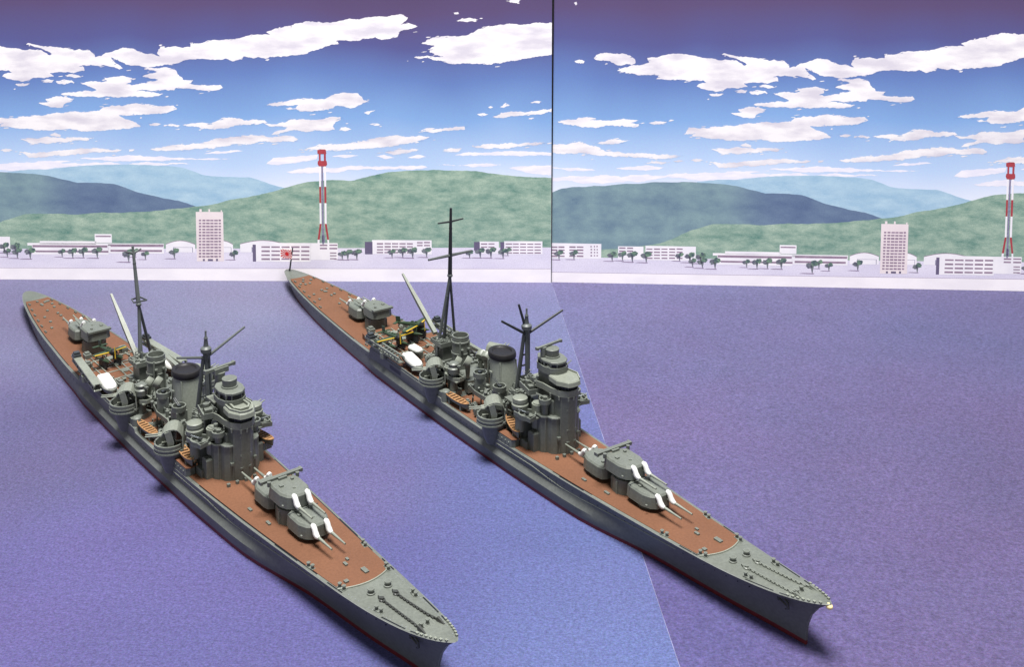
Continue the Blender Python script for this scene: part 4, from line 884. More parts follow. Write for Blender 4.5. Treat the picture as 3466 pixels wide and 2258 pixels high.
def turret(root, x, zbase, aft=False, barbette=0.0, rf=False, elev=0.0, blen=8.8, rear_box=False):
    rz = math.pi if aft else 0.0
    if barbette:
        mb = MB()
        mb.cyl(0, 0, -barbette - .3, 0.2, 3.9, n=28)
        for k in range(5):
            a = -2.3 + k * .9
            mb.at(0, 0, 0, a)
            mb.box(3.8, 4.15, -.25, .25, -barbette, -.4)
            mb.T = Matrix.Identity(4)
        part('barbette', mb, 'dark' if False else 'grey', root, (x, 0, zbase), rz)
    mb = MB()
    mb.cyl(0, 0, -.3, 1.5, 3.3, n=28)
    top_ = [(px * .90, py * .90) for px, py in GUNHOUSE]
    mb.prism(GUNHOUSE, 1.35, 4.7, .5, [(px * .955, py * .95) for px, py in GUNHOUSE])
    # roof fittings and plate lines
    mb.box(-1.9, -.9, -2.6, -1.6, 4.65, 5.1)
    mb.box(-3.2, -2.5, 1.5, 2.2, 4.65, 5.2)
    mb.cyl(1.2, 0.2, 4.6, 4.95, .45, n=8)
    mb.box(3.2, 3.8, -4.55, -4.2, 2.2, 2.6)
    if rear_box:
        mb.box(-6.0, -4.2, -4.0, 4.0, 4.3, 4.95)
    t = part('gun_turret', mb, 'grey', root, (x, 0, zbase), rz, smooth=14)
    if not aft and not barbette:
        mb = MB()
        mb.box(-3.7, -3.45, -4.4, 4.4, 4.66, 4.78)
        part('roof_strip', mb, 'dark', t)
    for s in (-1, 1):
        y = 1.85 * s
        mb = MB()
        dz = math.tan(elev)
        p = lambda d: (5.0 + d, y, 2.9 + d * dz)
        mb.path([p(0), p(2.2), p(2.3), p(5.2), p(5.3), p(blen - .2), p(blen)], [.52, .50, .42, .34, .30, .22, .27], 10)
        part('gun_barrel', mb, 'greylt', t)
        mb = MB()
        q = lambda dx, dzz: (dx, y, dzz)
        pts = [q(4.5, 4.75), q(5.1, 4.72), q(5.55, 4.3), q(5.85, 3.7 + dz), q(6.2, 3.2 + dz), q(6.9, 2.85 + 2 * dz), q(7.7, 2.9 + 2.2 * dz)]
        mb.path(pts, [.55, .68, .70, .72, .78, .66, .42], 10)
        part('blast_bag', mb, 'white', t)
    if rf:
        mb = MB()
        mb.box(-6.2, -5.0, -5.6, 5.6, 4.75, 5.45)
        mb.box(-6.35, -4.85, -6.1, -5.5, 4.65, 5.55)
        mb.box(-6.35, -4.85, 5.5, 6.1, 4.65, 5.55)
        mb.box(-4.9, -4.3, -1.2, 1.2, 4.6, 5.3)
        for s in (-1, 1):
            mb.cyl(-4.2, 4.1 * s, 4.2, 5.4, .5, n=10)
        part('rangefinder', mb, 'grey', t)
    return t


def aa_gun(mb, x, y, z, rz, el=.5, s=1.0):
    mb.at(x, y, z, rz)
    mb.cyl(0, 0, 0, .7 * s, .5 * s, .35 * s, n=8)
    mb.box(-.6 * s, .5 * s, -.45 * s, .45 * s, .6 * s, 1.15 * s)
    for k in (-.22, .22):
        mb.tube((0, k * s, 1.0 * s), (2.6 * s * math.cos(el), k * s, 1.0 * s + 2.6 * s * math.sin(el)), .13 * s, .09 * s, 6)
    mb.T = Matrix.Identity(4)


def tub(mb, x, y, z0, z1, r, t=.35, a0=0, a1=360, floor=True):
    n = 22
    full = a1 - a0 >= 360
    m = n if full else n + 1
    pts = [(x + r * math.cos(math.radians(a0 + (a1 - a0) * i / n)), y + r * math.sin(math.radians(a0 + (a1 - a0) * i / n))) for i in range(m)]
    mb.wall(pts, z0, z1, t, full)
    if floor:
        mb.cyl(x, y, z0 - .25, z0 + .12, r - .02, n=n)


def gun_mount(root, x, y, zdeck, side, swing):
    """open sponson on a drum overhanging the side, with a shielded twin gun; side = -1 starboard, 1 port"""
    mb = MB()
    n = 26
    R_ = 4.15
    prof = [(2.3, -8.2), (2.9, -6.6), (3.4, -4.6), (3.7, -2.6), (3.9, -1.6)]
    mb.m = 1
    mb.lathe(prof, 0, -.9 * side, n)
    mb.m = 0
    tub(mb, 0, 0, -1.5, .75, R_ + .12, .4, *((150, 400) if side < 0 else (-40, 210)))
    mb.cyl(0, 0, -1.75, -1.35, R_ + .3, n=n)
    mb.wall([(R_ * 1.06 * math.cos(a), R_ * 1.06 * math.sin(a)) for a in np.linspace(math.radians(150 if side < 0 else -40), math.radians(400 if side < 0 else 210), 18)], -.6, -.3, .1)
    sp = part('gun_sponson', mb, ['grey', 'hull'], root, (x, y, zdeck))
    mb = MB()
    # shield: crowned roof shell, arched rib on each side, open between
    h = 5.2
    prof = [(1.7, 2.9), (1.2, 3.6), (.5, 4.15), (-.3, 4.5), (-1.1, 4.55), (-1.9, 4.3), (-2.5, 3.7), (-2.95, 2.8), (-3.2, 1.6), (-3.3, .2), (-3.3, -1.3)]
    for (ax, az), (bx, bz) in zip(prof[:-1], prof[1:]):
        wa, wb = [min(2.7, 1.5 + 1.2 * max(0, min(1, (1.9 - q_) / 1.8)) ** .6) for q_ in (ax, bx)]
        t = .3
        mb.add([(ax, -wa, az), (bx, -wb, bz), (bx, wb, bz), (ax, wa, az), (ax - .12, -wa, az - t), (bx - .06 + (.3 if bz < 2.5 else 0), -wb, bz - t), (bx - .06 + (.3 if bz < 2.5 else 0), wb, bz - t), (ax - .12 + (.3 if az < 2.5 else 0), wa, az - t)],
               [(0, 3, 2, 1), (4, 5, 6, 7), (0, 1, 5, 4), (2, 3, 7, 6), (0, 4, 7, 3), (1, 2, 6, 5)])
    for k in (-1, 1):
        y0, y1 = sorted((k * 2.35, k * 2.75))
        rib = [(-.9, -1.3), (.1, -1.3), (.25, 1.0), (.9, h - 1.5), (-.5, h - 1.0), (-1.2, 1.2)]
        nn = len(rib)
        v = [(px, y0, pz) for px, pz in rib] + [(px, y1, pz) for px, pz in rib]
        mb.add(v, [tuple(range(nn)), tuple(range(2 * nn - 1, nn - 1, -1))] + [(i, nn + i, nn + (i + 1) % nn, (i + 1) % nn) for i in range(nn)])
        y0, y1 = sorted((k * 2.0, k * 2.7))
        mb.box(-3.3, 2.0, y0, y1, -1.3, -.9)
    mb.cyl(-.4, 0, -1.4, 1.4, 1.2, .8, n=12)
    mb.box(-1.2, 1.0, -.9, .9, 1.0, 2.0)
    mb.v = [(a_ * 1.2, b_ * 1.12, c_ * 1.12) for a_, b_, c_ in mb.v]
    g = part('twin_gun_mount', mb, 'greylt', root, (x, y, zdeck + .2), swing)
    for k in (-.62, .62):
        mb = MB()
        mb.path([(-.6, k, 2.5), (1.8, k, 2.5), (3.0, k, 2.45), (3.1, k, 2.45), (6.6, k, 2.5)], [.62, .58, .46, .27, .17], 8)
        part('gun_barrel', mb, 'greylt', g)
    return sp


def rowing_boat(root, x, y, z, length, rz):
    mb = MB()
    st = [-.5, -.44, -.3, -.1, .1, .3, .42, .48, .5]
    hw = [.55, .95, 1.25, 1.42, 1.42, 1.2, .8, .4, .05]
    sh = [.25, .1, 0, 0, 0, .08, .22, .36, .45]
    rings = []
    for t, w, s in zip(st, hw, sh):
        xx = t * length
        zt = 1.55 + s
        rings.append([(xx, -w, zt), (xx, -w * .96, zt - .5), (xx, -w * .55, .2), (xx, 0, 0), (xx, w * .55, .2), (xx, w * .96, zt - .5), (xx, w, zt), (xx, w * .8, zt), (xx, w * .78, zt - .32), (xx, -w * .78, zt - .32), (xx, -w * .8, zt)])
    mb.loft(rings)
    b = part('rowing_boat', mb, 'greylt' if False else 'grey', root, (x, y, z), rz)
    mb = MB()
    fl = []
    for t, w, s in zip(st, hw, sh):
        fl.append((t * length * .96, w * .78, 1.28 + s))
    v, f = [], []
    for xx, w, zz in fl:
        v += [(xx, -w, zz), (xx, w, zz)]
    f = [(2 * i, 2 * i + 2, 2 * i + 3, 2 * i + 1) for i in range(len(fl) - 1)]
    mb.add(v, f)
    part('boat_floor', mb, 'woodline', b)
    for k in range(7):
        t = -.40 + .78 * k / 6
        w = float(np.interp(t, st, hw)) * .86
        s = float(np.interp(t, st, sh))
        mb = MB()
        mb.box(t * length - .34, t * length + .34, -w, w, 1.34 + s, 1.62 + s)
        part('thwart', mb, 'wood', b)
    mb = MB()
    for sgn in (-1, 1):
        pts = [(t * length, sgn * w * .9, 1.58 + s) for t, w, s in zip(st, hw, sh)]
        mb.path(pts, .17, 6)
    part('gunwale', mb, 'wood', b)
    return b


def motor_launch(root, x, y, z, length, width, rz, canopy=True):
    mb = MB()
    st = [-.5, -.47, -.3, 0, .3, .42, .48, .5]
    hw = [.62, .8, .95, 1, .9, .6, .3, .06]
    w2 = width / 2
    rings = [[(t * length, -w * w2, 1.9), (t * length, -w * w2 * .9, .9), (t * length, -w * w2 * .4, .05), (t * length, w * w2 * .4, .05), (t * length, w * w2 * .9, .9), (t * length, w * w2, 1.9)] for t, w in zip(st, hw)]
    mb.loft(rings)
    b = part('motor_launch', mb, 'grey', root, (x, y, z), rz)
    mb = MB()
    out = [(-.46, -.62), (-.40, -.82), (0, -.9), (.30, -.78), (.40, -.5), (.43, 0)]
    o = [(t * length, w * w2) for t, w in out]
    o = o + [(px, -py) for px, py in reversed(o[:-1])]
    mb.prism(o, 1.85, 2.75, .45)
    part('canopy', mb, 'canvas', b)
    return b


def seaplane(root, x, y, z, rz, biplane=False, span=15.5, tilt=0.0, red=False):
    mb = MB()
    st = [(-8.6, .12, .35), (-7, .35, .45), (-4, .6, .7), (-1, .85, .95), (1.8, .95, 1.0)]
    rings = [[(xx, w * math.cos(2 * math.pi * i / 12), .0 + hh * math.sin(2 * math.pi * i / 12)) for i in range(12)] for xx, w, hh in st]
    mb.loft(rings)
    mb.box(-8.4, -6.6, -.14, .14, 0, 2.3)
    mb.box(-8.3, -7.0, -2.6, 2.6, .25, .45)
    for k in (-1.4, .1):
        mb.ball((k, 0, .85), .55, 8, 1.3, .7, .9)
    fus = part('seaplane', mb, 'green' if not biplane else 'silver', root, (x, y, z), rz)
    fus.rotation_euler = (0, tilt, rz)
    mb = MB()
    mb.lathe([(.85, 0), (1.05, .4), (1.05, 1.4), (.6, 1.8)], n=14)
    m2 = MB()
    m2.v = [(1.6 + p[2], p[1], p[0]) for p in mb.v]
    m2.f = [q[::-1] for q in mb.f]
    m2.mi = mb.mi
    part('engine_cowl', m2, 'black', fus)
    mb = MB()
    mb.box(3.45, 3.6, -.16, .16, -1.9, 1.9)
    part('propeller', mb, 'yellow', fus)
    for zz in ((-.35, 1.9) if biplane else (-.35,)):
        hs = span / 2 * (1.0 if zz < 0 else .95)
        mb = MB()
        o = [(-1.6, -hs + .7), (-.9, -hs), (.5, -hs + .3), (1.2, -.5), (1.2, .5), (.5, hs - .3), (-.9, hs), (-1.6, hs - .7), (-1.9, .6), (-1.9, -.6)]
        mb.prism(o, zz, zz + .3)
        w = part('wing', mb, 'green', fus)
        for s in (-1, 1):
            mb = MB()
            a, b_ = (1.2, .6 * s), (.5, (hs - .4) * s)
            d = .5
            q = [(a[0] - d, a[1]), (a[0] + .06, a[1]), (b_[0] + .06, b_[1]), (b_[0] - d, b_[1])]
            mb.prism(q if s > 0 else q[::-1], zz + .2, zz + .38)
            part('wing_stripe', mb, 'yellow', w)
            if red:
                mb = MB()
                mb.cyl(-.6, s * hs * .68, zz + .2, zz + .4, .75, n=14)
                part('roundel', mb, 'flagred', w)
    for yy in ((-2.4, 2.4) if not biplane else (0,)):
        mb = MB()
        fl = [(-4.6, .1, .2), (-3, .45, .4), (0, .62, .55), (2.6, .55, .5), (3.9, .1, .15)]
        mb.loft([[(xx, yy + w * math.cos(2 * math.pi * i / 10), -2.4 + hh * math.sin(2 * math.pi * i / 10)) for i in range(10)] for xx, w, hh in fl])
        for xx in (-1.2, 1.2):
            mb.tube((xx, yy, -2.0), (xx, yy * .7, -.2), .16, n=6)
        part('float', mb, 'green', fus)
    return fus


def clutter(root, spots, n, seed, m='grey'):
    """tiny vents, lockers, davits, reels and ladders glued on a level: too small to pick apart"""
    rnd = random.Random(seed)
    mb = MB()
    for _ in range(n):
        x0, x1, y0, y1, z = rnd.choice(spots)
        x, y = rnd.uniform(x0, x1), rnd.uniform(y0, y1)
        for s in (-1, 1):
            mb.at(x, s * y, z, rnd.uniform(-.5, .5))
            k = rnd.random()
            if k < .35:
                a, b, h = rnd.uniform(.35, .9), rnd.uniform(.3, .7), rnd.uniform(.7, 2.0)
                mb.box(-a, a, -b, b, -.1, h)
                if rnd.random() < .5:
                    mb.box(-a * .6, a * .6, -b * .6, b * .6, h, h + .4)
            elif k < .6:
                r, h = rnd.uniform(.3, .65), rnd.uniform(1.0, 2.8)
                mb.lathe([(r * .7, -.1), (r * .7, h * .6), (r, h * .7), (r, h), (r * .5, h + .15)], n=10)
            elif k < .75:
                h = rnd.uniform(1.6, 3.2)
                mb.path([(0, 0, -.1), (0, 0, h * .7), (.5, 0, h), (1.3, 0, h)], .16, 6)
            elif k < .9:
                mb.box(-.1, .1, -.7, .7, 0, 1.3)
                mb.tube((0, -.6, .7), (.0, .6, .7), .45, n=10)
            else:
                mb.T = Matrix.Identity(4)
                aa_gun(mb, x, s * y, z, s * rnd.uniform(.8, 2.2), .5, .9)
    mb.T = Matrix.Identity(4)
    o = part('deck_fitting', mb, m, root)
    o['kind'] = 'stuff'
    return o


def build_ship(name, label, pos, heading, c):
    root = bpy.data.objects.new(name, None)
    SC.collection.objects.link(root)
    root.empty_display_size = .02
    root.location = (pos[0] * MM, pos[1] * MM, 0)
    root.rotation_euler = (0, 0, heading)
    top(root, label, 'model warship', 'model warships on the sea sheets')
    R = c['flag']
    build_hull(root)
    deck_plate(root, 3.6, c['brown'], 0, 2.2)
    deck_plate(root, -44.8, 2.2, n=12)
    deck_plate(root, -132.5, -46.8, -.5, 0)

    # --- main guns
    T = c['T']
    turret(root, T[0], deck_z(T[0]) + .1)
    turret(root, T[1], deck_z(T[1]) + 3.9, barbette=3.9, rf=True)
    turret(root, T[2], deck_z(T[2]) + .1, aft=True)
    turret(root, T[3], deck_z(-65) + 4.1, aft=True, barbette=4.1, rear_box=True, elev=c['elev'])
    turret(root, T[4], deck_z(-78) + .6, aft=True, elev=c['elev'])

    # --- bridge
    B = c['bx']
    zf = 8.0
    mb = MB()
    low = [(B - 18, -4.0), (B - 12, -5.0), (B - 8.6, -6.2), (B - 6.2, -6.9), (B - 4.4, -6.8), (B - 3.6, -6.1), (B - 3.3, -5.4), (B - 1.6, -5.0), (B - .7, -3.9), (B - .4, -2.6), (B - .4, 0)]
    mb.sym(low, zf, c['zlow'], .0, [(x_ - .15, y_ * .985) for x_, y_ in low])
    lip = [(x_ + (.3 if x_ > B - 6 else 0), y_ * 1.035) for x_, y_ in low[:-1]]
    mb.sym(lip, c['zlow'] - .05, c['zlow'] + .4, .1)
    mid = [(B - 12, -2.6), (B - 6, -3.0), (B - 2.6, -3.3), (B - .4, -2.8), (B + 1.0, -1.3), (B + 1.1, 0)]
    mb.sym(mid, zf, c['zgal'], 0, [(x_ + .5, y_ * .98) for x_, y_ in mid])
    mb.prism([(B - 5.6, -4.4), (B - 2.4, -3.9), (B - 2.4, -2), (B - 5.6, -2)], c['zlow'], c['zgal'] - 2.2, .3)
    mb.prism([(B - 5.6, 2), (B - 2.4, 2), (B - 2.4, 3.9), (B - 5.6, 4.4)], c['zlow'], c['zgal'] - 2.2, .3)
    for z_ in (zf + 3.4, zf + 7.0, c['zlow'] + 2.4):
        for s in (-1, 1):
            mb.box(B + .7, B + 1.25, s * 1.2 - .4, s * 1.2 + .4, z_, z_ + .5)
    # ribs, pipes, lockers on the tower
    for s in (-1, 1):
        mb.cyl(B - 3.5, 5.9 * s, zf, c['zlow'], .2, n=6)
        mb.tube((B - .5, 3.0 * s, zf), (B - .1, 2.8 * s, c['zgal']), .18, n=6)
        mb.box(B - .9, B + .1, 3.4 * s - .45, 3.4 * s + .45, zf + 4.6, zf + 5.3)
        mb.cyl(B - 7.0, 4.9 * s, c['zlow'], c['zlow'] + 4.6, .6, n=12)
        mb.prism([(px, py * s) for px, py in ([(B - 8.2, 6.6), (B - 5.4, 6.8), (B - 5.4, 8.6), (B - 8.2, 8.6)] if s > 0 else [(B - 8.2, 8.6), (B - 5.4, 8.6), (B - 5.4, 6.8), (B - 8.2, 6.6)])], zf - .2, zf + 5.6, .4)
        mb.box(B - 12.5, B - 10.5, (4 if s > 0 else -8), (8 if s > 0 else -4), zf, zf + 8.5)
    tower = part('bridge_tower', mb, 'grey', root, smooth=24)
    # chart platform gallery with windows
    zg = c['zgal']
    mb = MB()
    gal = [(B - 16, -4.3), (B - 9.5, -4.9), (B - 7.0, -4.3), (B - 3.4, -4.2), (B - .2, -3.5), (B + 1.9, -1.7), (B + 2.1, 0)]
    mb.sym(gal, zg - .3, zg + .1)
    full = gal[1:] + [(x_, -y_) for x_, y_ in reversed(gal[1:-1])]
    mb.wall(full, zg, zg + 1.5, .3)
    for x_, y_ in gal[3:] + [(x_, -y_) for x_, y_ in gal[3:-1]]:
        mb.cyl(x_ - .1, y_ * .97, zg - 1.3, zg - .2, .22, .3, n=6)
    part('bridge_gallery', mb, 'greylt', tower, smooth=20)
    mb = MB()
    cab = [(B - 6, -2.7), (B - 3, -3.0), (B - .2, -2.5), (B + 1.3, -1.2), (B + 1.4, 0)]
    mb.sym(cab, zg + .1, zg + 3.1)
    cabin = part('wheelhouse', mb, 'dark', tower)
    # separate dark panes between mullions
    fullc = cab[1:] + [(x_, -y_) for x_, y_ in reversed(cab[1:-1])]
    for (ax, ay), (bx, by) in zip(fullc[:-1], fullc[1:]):
        L_ = math.hypot(bx - ax, by - ay)
        m = max(2, int(L_ / .75))
        for k in range(m):
            u = (k + .5) / m
            px, py = ax + (bx - ax) * u, ay + (by - ay) * u
            ang = math.atan2(by - ay, bx - ax)
            mb = MB()
            mb.at(0, 0, 0, 0)
            mb.box(-L_ / m * .36, L_ / m * .36, -.08, .06, -.45, .45)
            part('window_pane', mb, 'window', cabin, (px, py, zg + 2.05), ang)
    mb = MB()
    rf_ = [(B - 6.4, -2.8), (B - 4.6, -3.7), (B - .8, -4.0), (B + 2.5, -2.2), (B + 2.9, -.9), (B + 2.9, 0)]
    mb.sym(rf_, zg + 3.0, zg + 4.5, .35, [(x_ - .2, y_ * .97) for x_, y_ in rf_])
    if not R:
        ww = [(x_ - .5, y_ * .85) for x_, y_ in rf_[1:]]
        mb.wall(ww + [(x_, -y_) for x_, y_ in reversed(ww[:-1])], zg + 4.4, zg + 5.1, .4)
        mb.wall([(B - 4, -2.2), (B - .8, -2.4), (B + 1.0, -1.2), (B + 1.0, 1.2), (B - .8, 2.4), (B - 4, 2.2)], zg + 4.4, zg + 5.3, .5)
    else:
        mb.wall([(B - 5.6, 3.1), (B - 1.0, 3.8), (B + 2.3, 2.1)][::-1], zg + 4.4, zg + 5.0, .3)
    part('bridge_roof', mb, 'greylt', tower, smooth=20)
    # upper fire control platform
    X2 = B - 8.2
    z2 = zg + 4.2
    mb = MB()
    up = [(X2 - 4.4, -2.2), (X2 - 2.6, -3.6), (X2 + .8, -3.9), (X2 + 3.4, -3.2), (X2 + 4.8, -1.6), (X2 + 5.0, 0)]
    inn = [(x_ - .3, y_ * .72) for x_, y_ in up]
    mb.sym(inn, zg + .4, z2 + 3.0)
    mb.sym(up, z2 + .2, z2 + .6)
    fu = up + [(x_, -y_) for x_, y_ in reversed(up[:-1])]
    mb.wall(fu, z2 + .5, z2 + (2.1 if R else 1.7), .3, True)
    part('fire_control_platform', mb, 'grey', tower, smooth=20)
    mb = MB()
    for x_, y_ in fu[::2]:
        mb.cyl(X2 + (x_ - X2) * .9, y_ * .88, z2 + .6, z2 + 3.4, .2, n=6)
    mb.m = 1
    mb.sym([(x_ - .2, y_ * .80) for x_, y_ in up], z2 + 1.9, z2 + 3.2)
    mb.m = 0
    mb.sym([(x_ * 1.0, y_ * .93) for x_, y_ in up], z2 + 3.2, z2 + 3.9, .2)
    part('control_post', mb, ['grey', 'window'], tower, smooth=20)
    mb = MB()
    zt = z2 + 3.9
    mb.cyl(X2, 0, zt - .1, zt + .4, 2.3, n=24)
    mb.cyl(X2, 0, zt + .35, zt + 2.5, 1.95, 2.1, n=28, ch=.15)
    dr = part('gun_director', mb, 'grey', tower)
    if R:
        mb = MB()
        mb.at(X2 - 1.6, 0, zt + 3.4, .12)
        mb.box(-.4, .4, -4.7, 4.7, -.7, -.15)
        mb.box(-.55, .55, 4.3, 5.0, -.85, -.05)
        mb.box(-.55, .55, -5.0, -4.3, -.85, -.05)
        mb.cyl(0, -2.2, -3.2, -.5, .9, n=14)
        part('rangefinder', mb, 'grey', tower)
    else:
        mb = MB()
        mb.at(X2 - 6.2, 0, zt + 3.3, .12)
        mb.box(-.5, .5, -4.6, 4.6, -.4, .4)
        mb.box(-1.0, 1.0, -2.0, 2.4, -1.4, .1)
        mb.box(-.6, .6, 4.2, 4.9, -.5, .55)
        mb.box(-.6, .6, -4.9, -4.2, -.5, .55)
        mb.cyl(0, 0, -4.4, -1.2, 1.3, 1.6, n=16)
        part('rangefinder', mb, 'grey', tower)
        mb = MB()
        mb.cyl(X2 - 6.2, 0, zg, zt - .8, 1.9, 1.6, n=16)
        mb.box(X2 - 9.4, X2 - 4, -2.8, 2.8, zg + 2.2, zg + 2.6)
        part('rangefinder_tower', mb, 'greylt', tower)

    # wing platforms with light guns, boxes, small directors beside the tower
    for s in (-1, 1):
        mb = MB()
        tub(mb, B - 7.5, 9.4 * s, 18.2, 19.4, 2.6)
        mb.box(B - 12.5, B - 5, (6.0 if s > 0 else -9.5), (9.5 if s > 0 else -6.0), 17.8, 18.2)
        mb.wall([(B - 5.2, s * 8.2), (B - 4.2, s * 10.6), (B - 10.8, s * 11.6)] if s < 0 else [(B - 10.8, s * 11.6), (B - 4.2, s * 10.6), (B - 5.2, s * 8.2)], 18.0, 19.2, .3)
        gp = part('gun_platform', mb, 'grey', root)
        mb = MB()
        aa_gun(mb, B - 7.6, 9.4 * s, 18.3, s * 1.2 if s > 0 else -2.4, .25, 1.05)
        part('autocannon', mb, 'steel', gp)
        mb = MB()
        mb.cyl(0, 0, -8, -1.2, 1.5, n=16)
        mb.lathe([(2.3, -1.4), (2.5, -1.0), (2.5, .1), (2.1, .5), (2.0, .8), (2.25, .9), (2.2, 1.9), (1.9, 2.1)], n=22)
        part('gun_director', mb, 'greylt', root, (B - 11.6, 9.0 * s, 20.4))
        mb = MB()
        mb.cyl(0, 0, -6, 1.0, 1.75, n=20)
        mb.cyl(0, 0, 1.0, 1.35, 1.45, n=20)
        part('ready_locker', mb, 'greylt', root, (B - 7.6, 5.6 * s, 20.2))
        mb = MB()
        mb.box(-3.4, 3.4, -1.9, 1.9, 0, .4)
        mb.wall([(-3.4, -1.9), (3.4, -1.9), (3.4, 1.9), (-3.4, 1.9)], .3, 1.6, .3, True)
        mb.cyl(-1.2, 0, .3, 2.6, 1.0, .9, n=12)
        mb.box(.4, 2.0, -1.0, 1.0, .3, 2.0)
        mb.cyl(-1.0, 0, -9, 0, .7, n=10)
        part('signal_platform', mb, 'grey', root, (B - 12.4, 4.9 * s, 23.2), .2 * s)
        mb = MB()
        mb.at(0, 0, 0)
        aa_gun(mb, 0, 0, 0, -.9 if s > 0 else -2.2, .45, 1.1)
        tub(mb, 0, 0, -.2, .9, 1.8)
        mb.cyl(0, 0, -5, -.3, .8, 1.2, n=12)
        part('gun_tub', mb, 'grey', root, (B - 4.4, 5.4 * s, zg - 2.6))
    mb = MB()
    mb.box(B - 26, B - 11, -6.5, 6.5, 7.8, 13.2)
    mb.box(B - 24, B - 15, -4.6, 4.6, 13.2, 18.0)
    mb.box(B - 22, B - 12, -7.4, 7.4, 17.6, 18.0)
    for k in range(9):
        s = -1 if k % 2 else 1
        xx = B - 25 + k * 1.6
        mb.box(xx, xx + 1.1, s * 6.4 - .5, s * 6.4 + .5, 8.2, 10.5 + (k * 37 % 5) * .5)
        mb.cyl(xx, s * 5.4, 13, 14.4 + (k * 53 % 4) * .5, .5, n=8)
    part('deckhouse', mb, 'grey', root)

    # --- foremast (tripod with raised yards)
    fx, fz = c['fx'], c['fz']
    mm = c['mast1']
    mb = MB()
    mb.tube((fx + .6, 0, 15), (fx, 0, fz - 6.5), .75, .5, 10)
    for s in (-1, 1):
        mb.tube((fx - 2.6, 2.3 * s, 15), (fx - .2, .8 * s, fz - 8), .75, .55, 8)
    for z_ in (19, 22.5, 26, 29.5):
        mb.tube((fx - 2.6 + (z_ - 15) * .13, -2.4 + (z_ - 15) * .12, z_), (fx - 2.6 + (z_ - 15) * .13, 2.4 - (z_ - 15) * .12, z_), .28, n=6)
        mb.tube((fx - 2.6 + (z_ - 15) * .13, 2.4 - (z_ - 15) * .12, z_), (fx + .4, 0, z_ + 1.2), .24, n=6)
    mb.lathe([(.6, fz - 8.5), (.9, fz - 7.8), (.9, fz - 6.9), (1.55, fz - 6.2), (1.6, fz - 5.2), (1.2, fz - 4.8), (.75, fz - 4.6), (.5, fz - 2.6), (.62, fz - 2.2), (.3, fz - 1.6), (.28, fz)], fx, 0, 14)
    fm = part('fore_mast', mb, c['mast0'], root)
    for (yy, zz, xx) in c['fyards']:
        mb = MB()
        mb.tube((fx, 0, fz - 8.0), (fx + xx, yy, zz), .46, .34, 8)
        part('yard', mb, mm, fm)
    if R:
        mb = MB()
        mb.tube((fx - .3, -.6, fz - 4.8), (fx - 1.0, -2.2, fz + 1.4), .44, .36, 8)
        part('yard', mb, mm, fm)

    # --- forward funnel
    ux = c['u1']
    mb = MB()
    n = 32
    rings = []
    for z_, a, b_, dx in ((11.5, 5.4, 4.7, 1.6), (15, 5.0, 4.5, 1.3), (19, 4.55, 4.15, .8), (24.6, 4.3, 3.85, .1)):
        rings.append([(ux + dx + a * math.cos(2 * math.pi * i / n), b_ * math.sin(2 * math.pi * i / n), z_) for i in range(n)])
    mb.loft(rings)
    for s in (-1, 1):
        mb.tube((ux + 4.2, 3.2 * s, 12), (ux + 3.2, 2.9 * s, 24.2), .38, .32, 8)
        mb.tube((ux - 3.6, 3.2 * s, 12), (ux - 3.7, 2.6 * s, 23.0), .3, n=8)
        mb.box(ux - .4, ux + .7, s * 4.0 - .5, s * 4.0 + .5, 20.3, 20.9)
        mb.box(ux - 2.8, ux - 1.0, s * 4.4 - .5, s * 4.4 + .5, 15.6, 16.0)
    fn = part('funnel', mb, 'funnel', root, label='broad forward funnel with black cap')
    mb = MB()
    rings = []
    for z_, k in ((24.5, 1.0), (24.7, 1.06), (25.1, 1.10), (26.0, 1.10), (26.45, 1.05), (26.6, .95), (26.5, .80), (26.1, .72), (26.0, .3)):
        rings.append([(ux + .1 - (z_ - 24.5) * .1 + 4.3 * k * math.cos(2 * math.pi * i / n), 3.85 * k * math.sin(2 * math.pi * i / n), z_) for i in range(n)])
    mb.loft(rings)
    part('funnel_cap', mb, 'black', fn)
    # tubs against the funnel
    for s in (-1, 1):
        for (dx, dy, z_, r_, z0_) in ((5.9, 5.0, 17.4, 2.1, 13), (-4.2, 5.4, 18.2, 2.2, 12.6)):
            mb = MB()
            mb.box(-1.8, 1.7, -1.7, 1.7, z0_ - z_, -.2)
            mb.cyl(0, 0, -1.6, 0, r_ * .72, r_ * .97, n=16)
            tub(mb, 0, 0, 0, 1.3, r_)
            tb_ = part('gun_tub', mb, 'grey', root, (ux + dx, dy * s, z_), .25 * dx * s)
            mb = MB()
            aa_gun(mb, 0, 0, .1, s * (1.0 + .4 * dx / 5), .6, 1.1)
            part('autocannon', mb, 'dark', tb_)
        mb = MB()
        o_ = [(-9, -1.6), (-4, -2.6), (3, -2.2), (6.5, -3.2), (9, -1.4), (9, 1.6), (-9, 1.6)]
        o_ = o_ if s > 0 else o_
        mb.prism(o_, 0, .35)
        mb.wall(o_, .3, 1.4, .28, True)
        for k in (-7, -2.5, 2.5, 7):
            mb.tube((k, -1.4, -3.4), (k, -1.2, 0), .25, n=6)
            mb.box(k - .9, k + .9, .2, 1.5, .3, 1.9)
            mb.cyl(k + 1.6, -.6, .3, 2.2, .55, n=8)
        if s > 0:
            mb.v = [(p[0], -p[1], p[2]) for p in mb.v]
            mb.f = [q[::-1] for q in mb.f]
        part('gun_gallery', mb, 'grey', root, (ux + 1, 5.6 * s, 13.0), 0)

    # --- after funnel, searchlight tower
    vx = c['u2']
    mb = MB()
    mb.lathe([(3.0, 10), (2.95, 17.5), (3.1, 17.6), (3.1, 17.95), (2.9, 18.0), (2.8, 21.2), (3.05, 21.3), (3.05, 21.7), (2.85, 21.8), (2.8, 23.4), (2.45, 23.4), (2.4, 21.6)], vx, 0, 28)
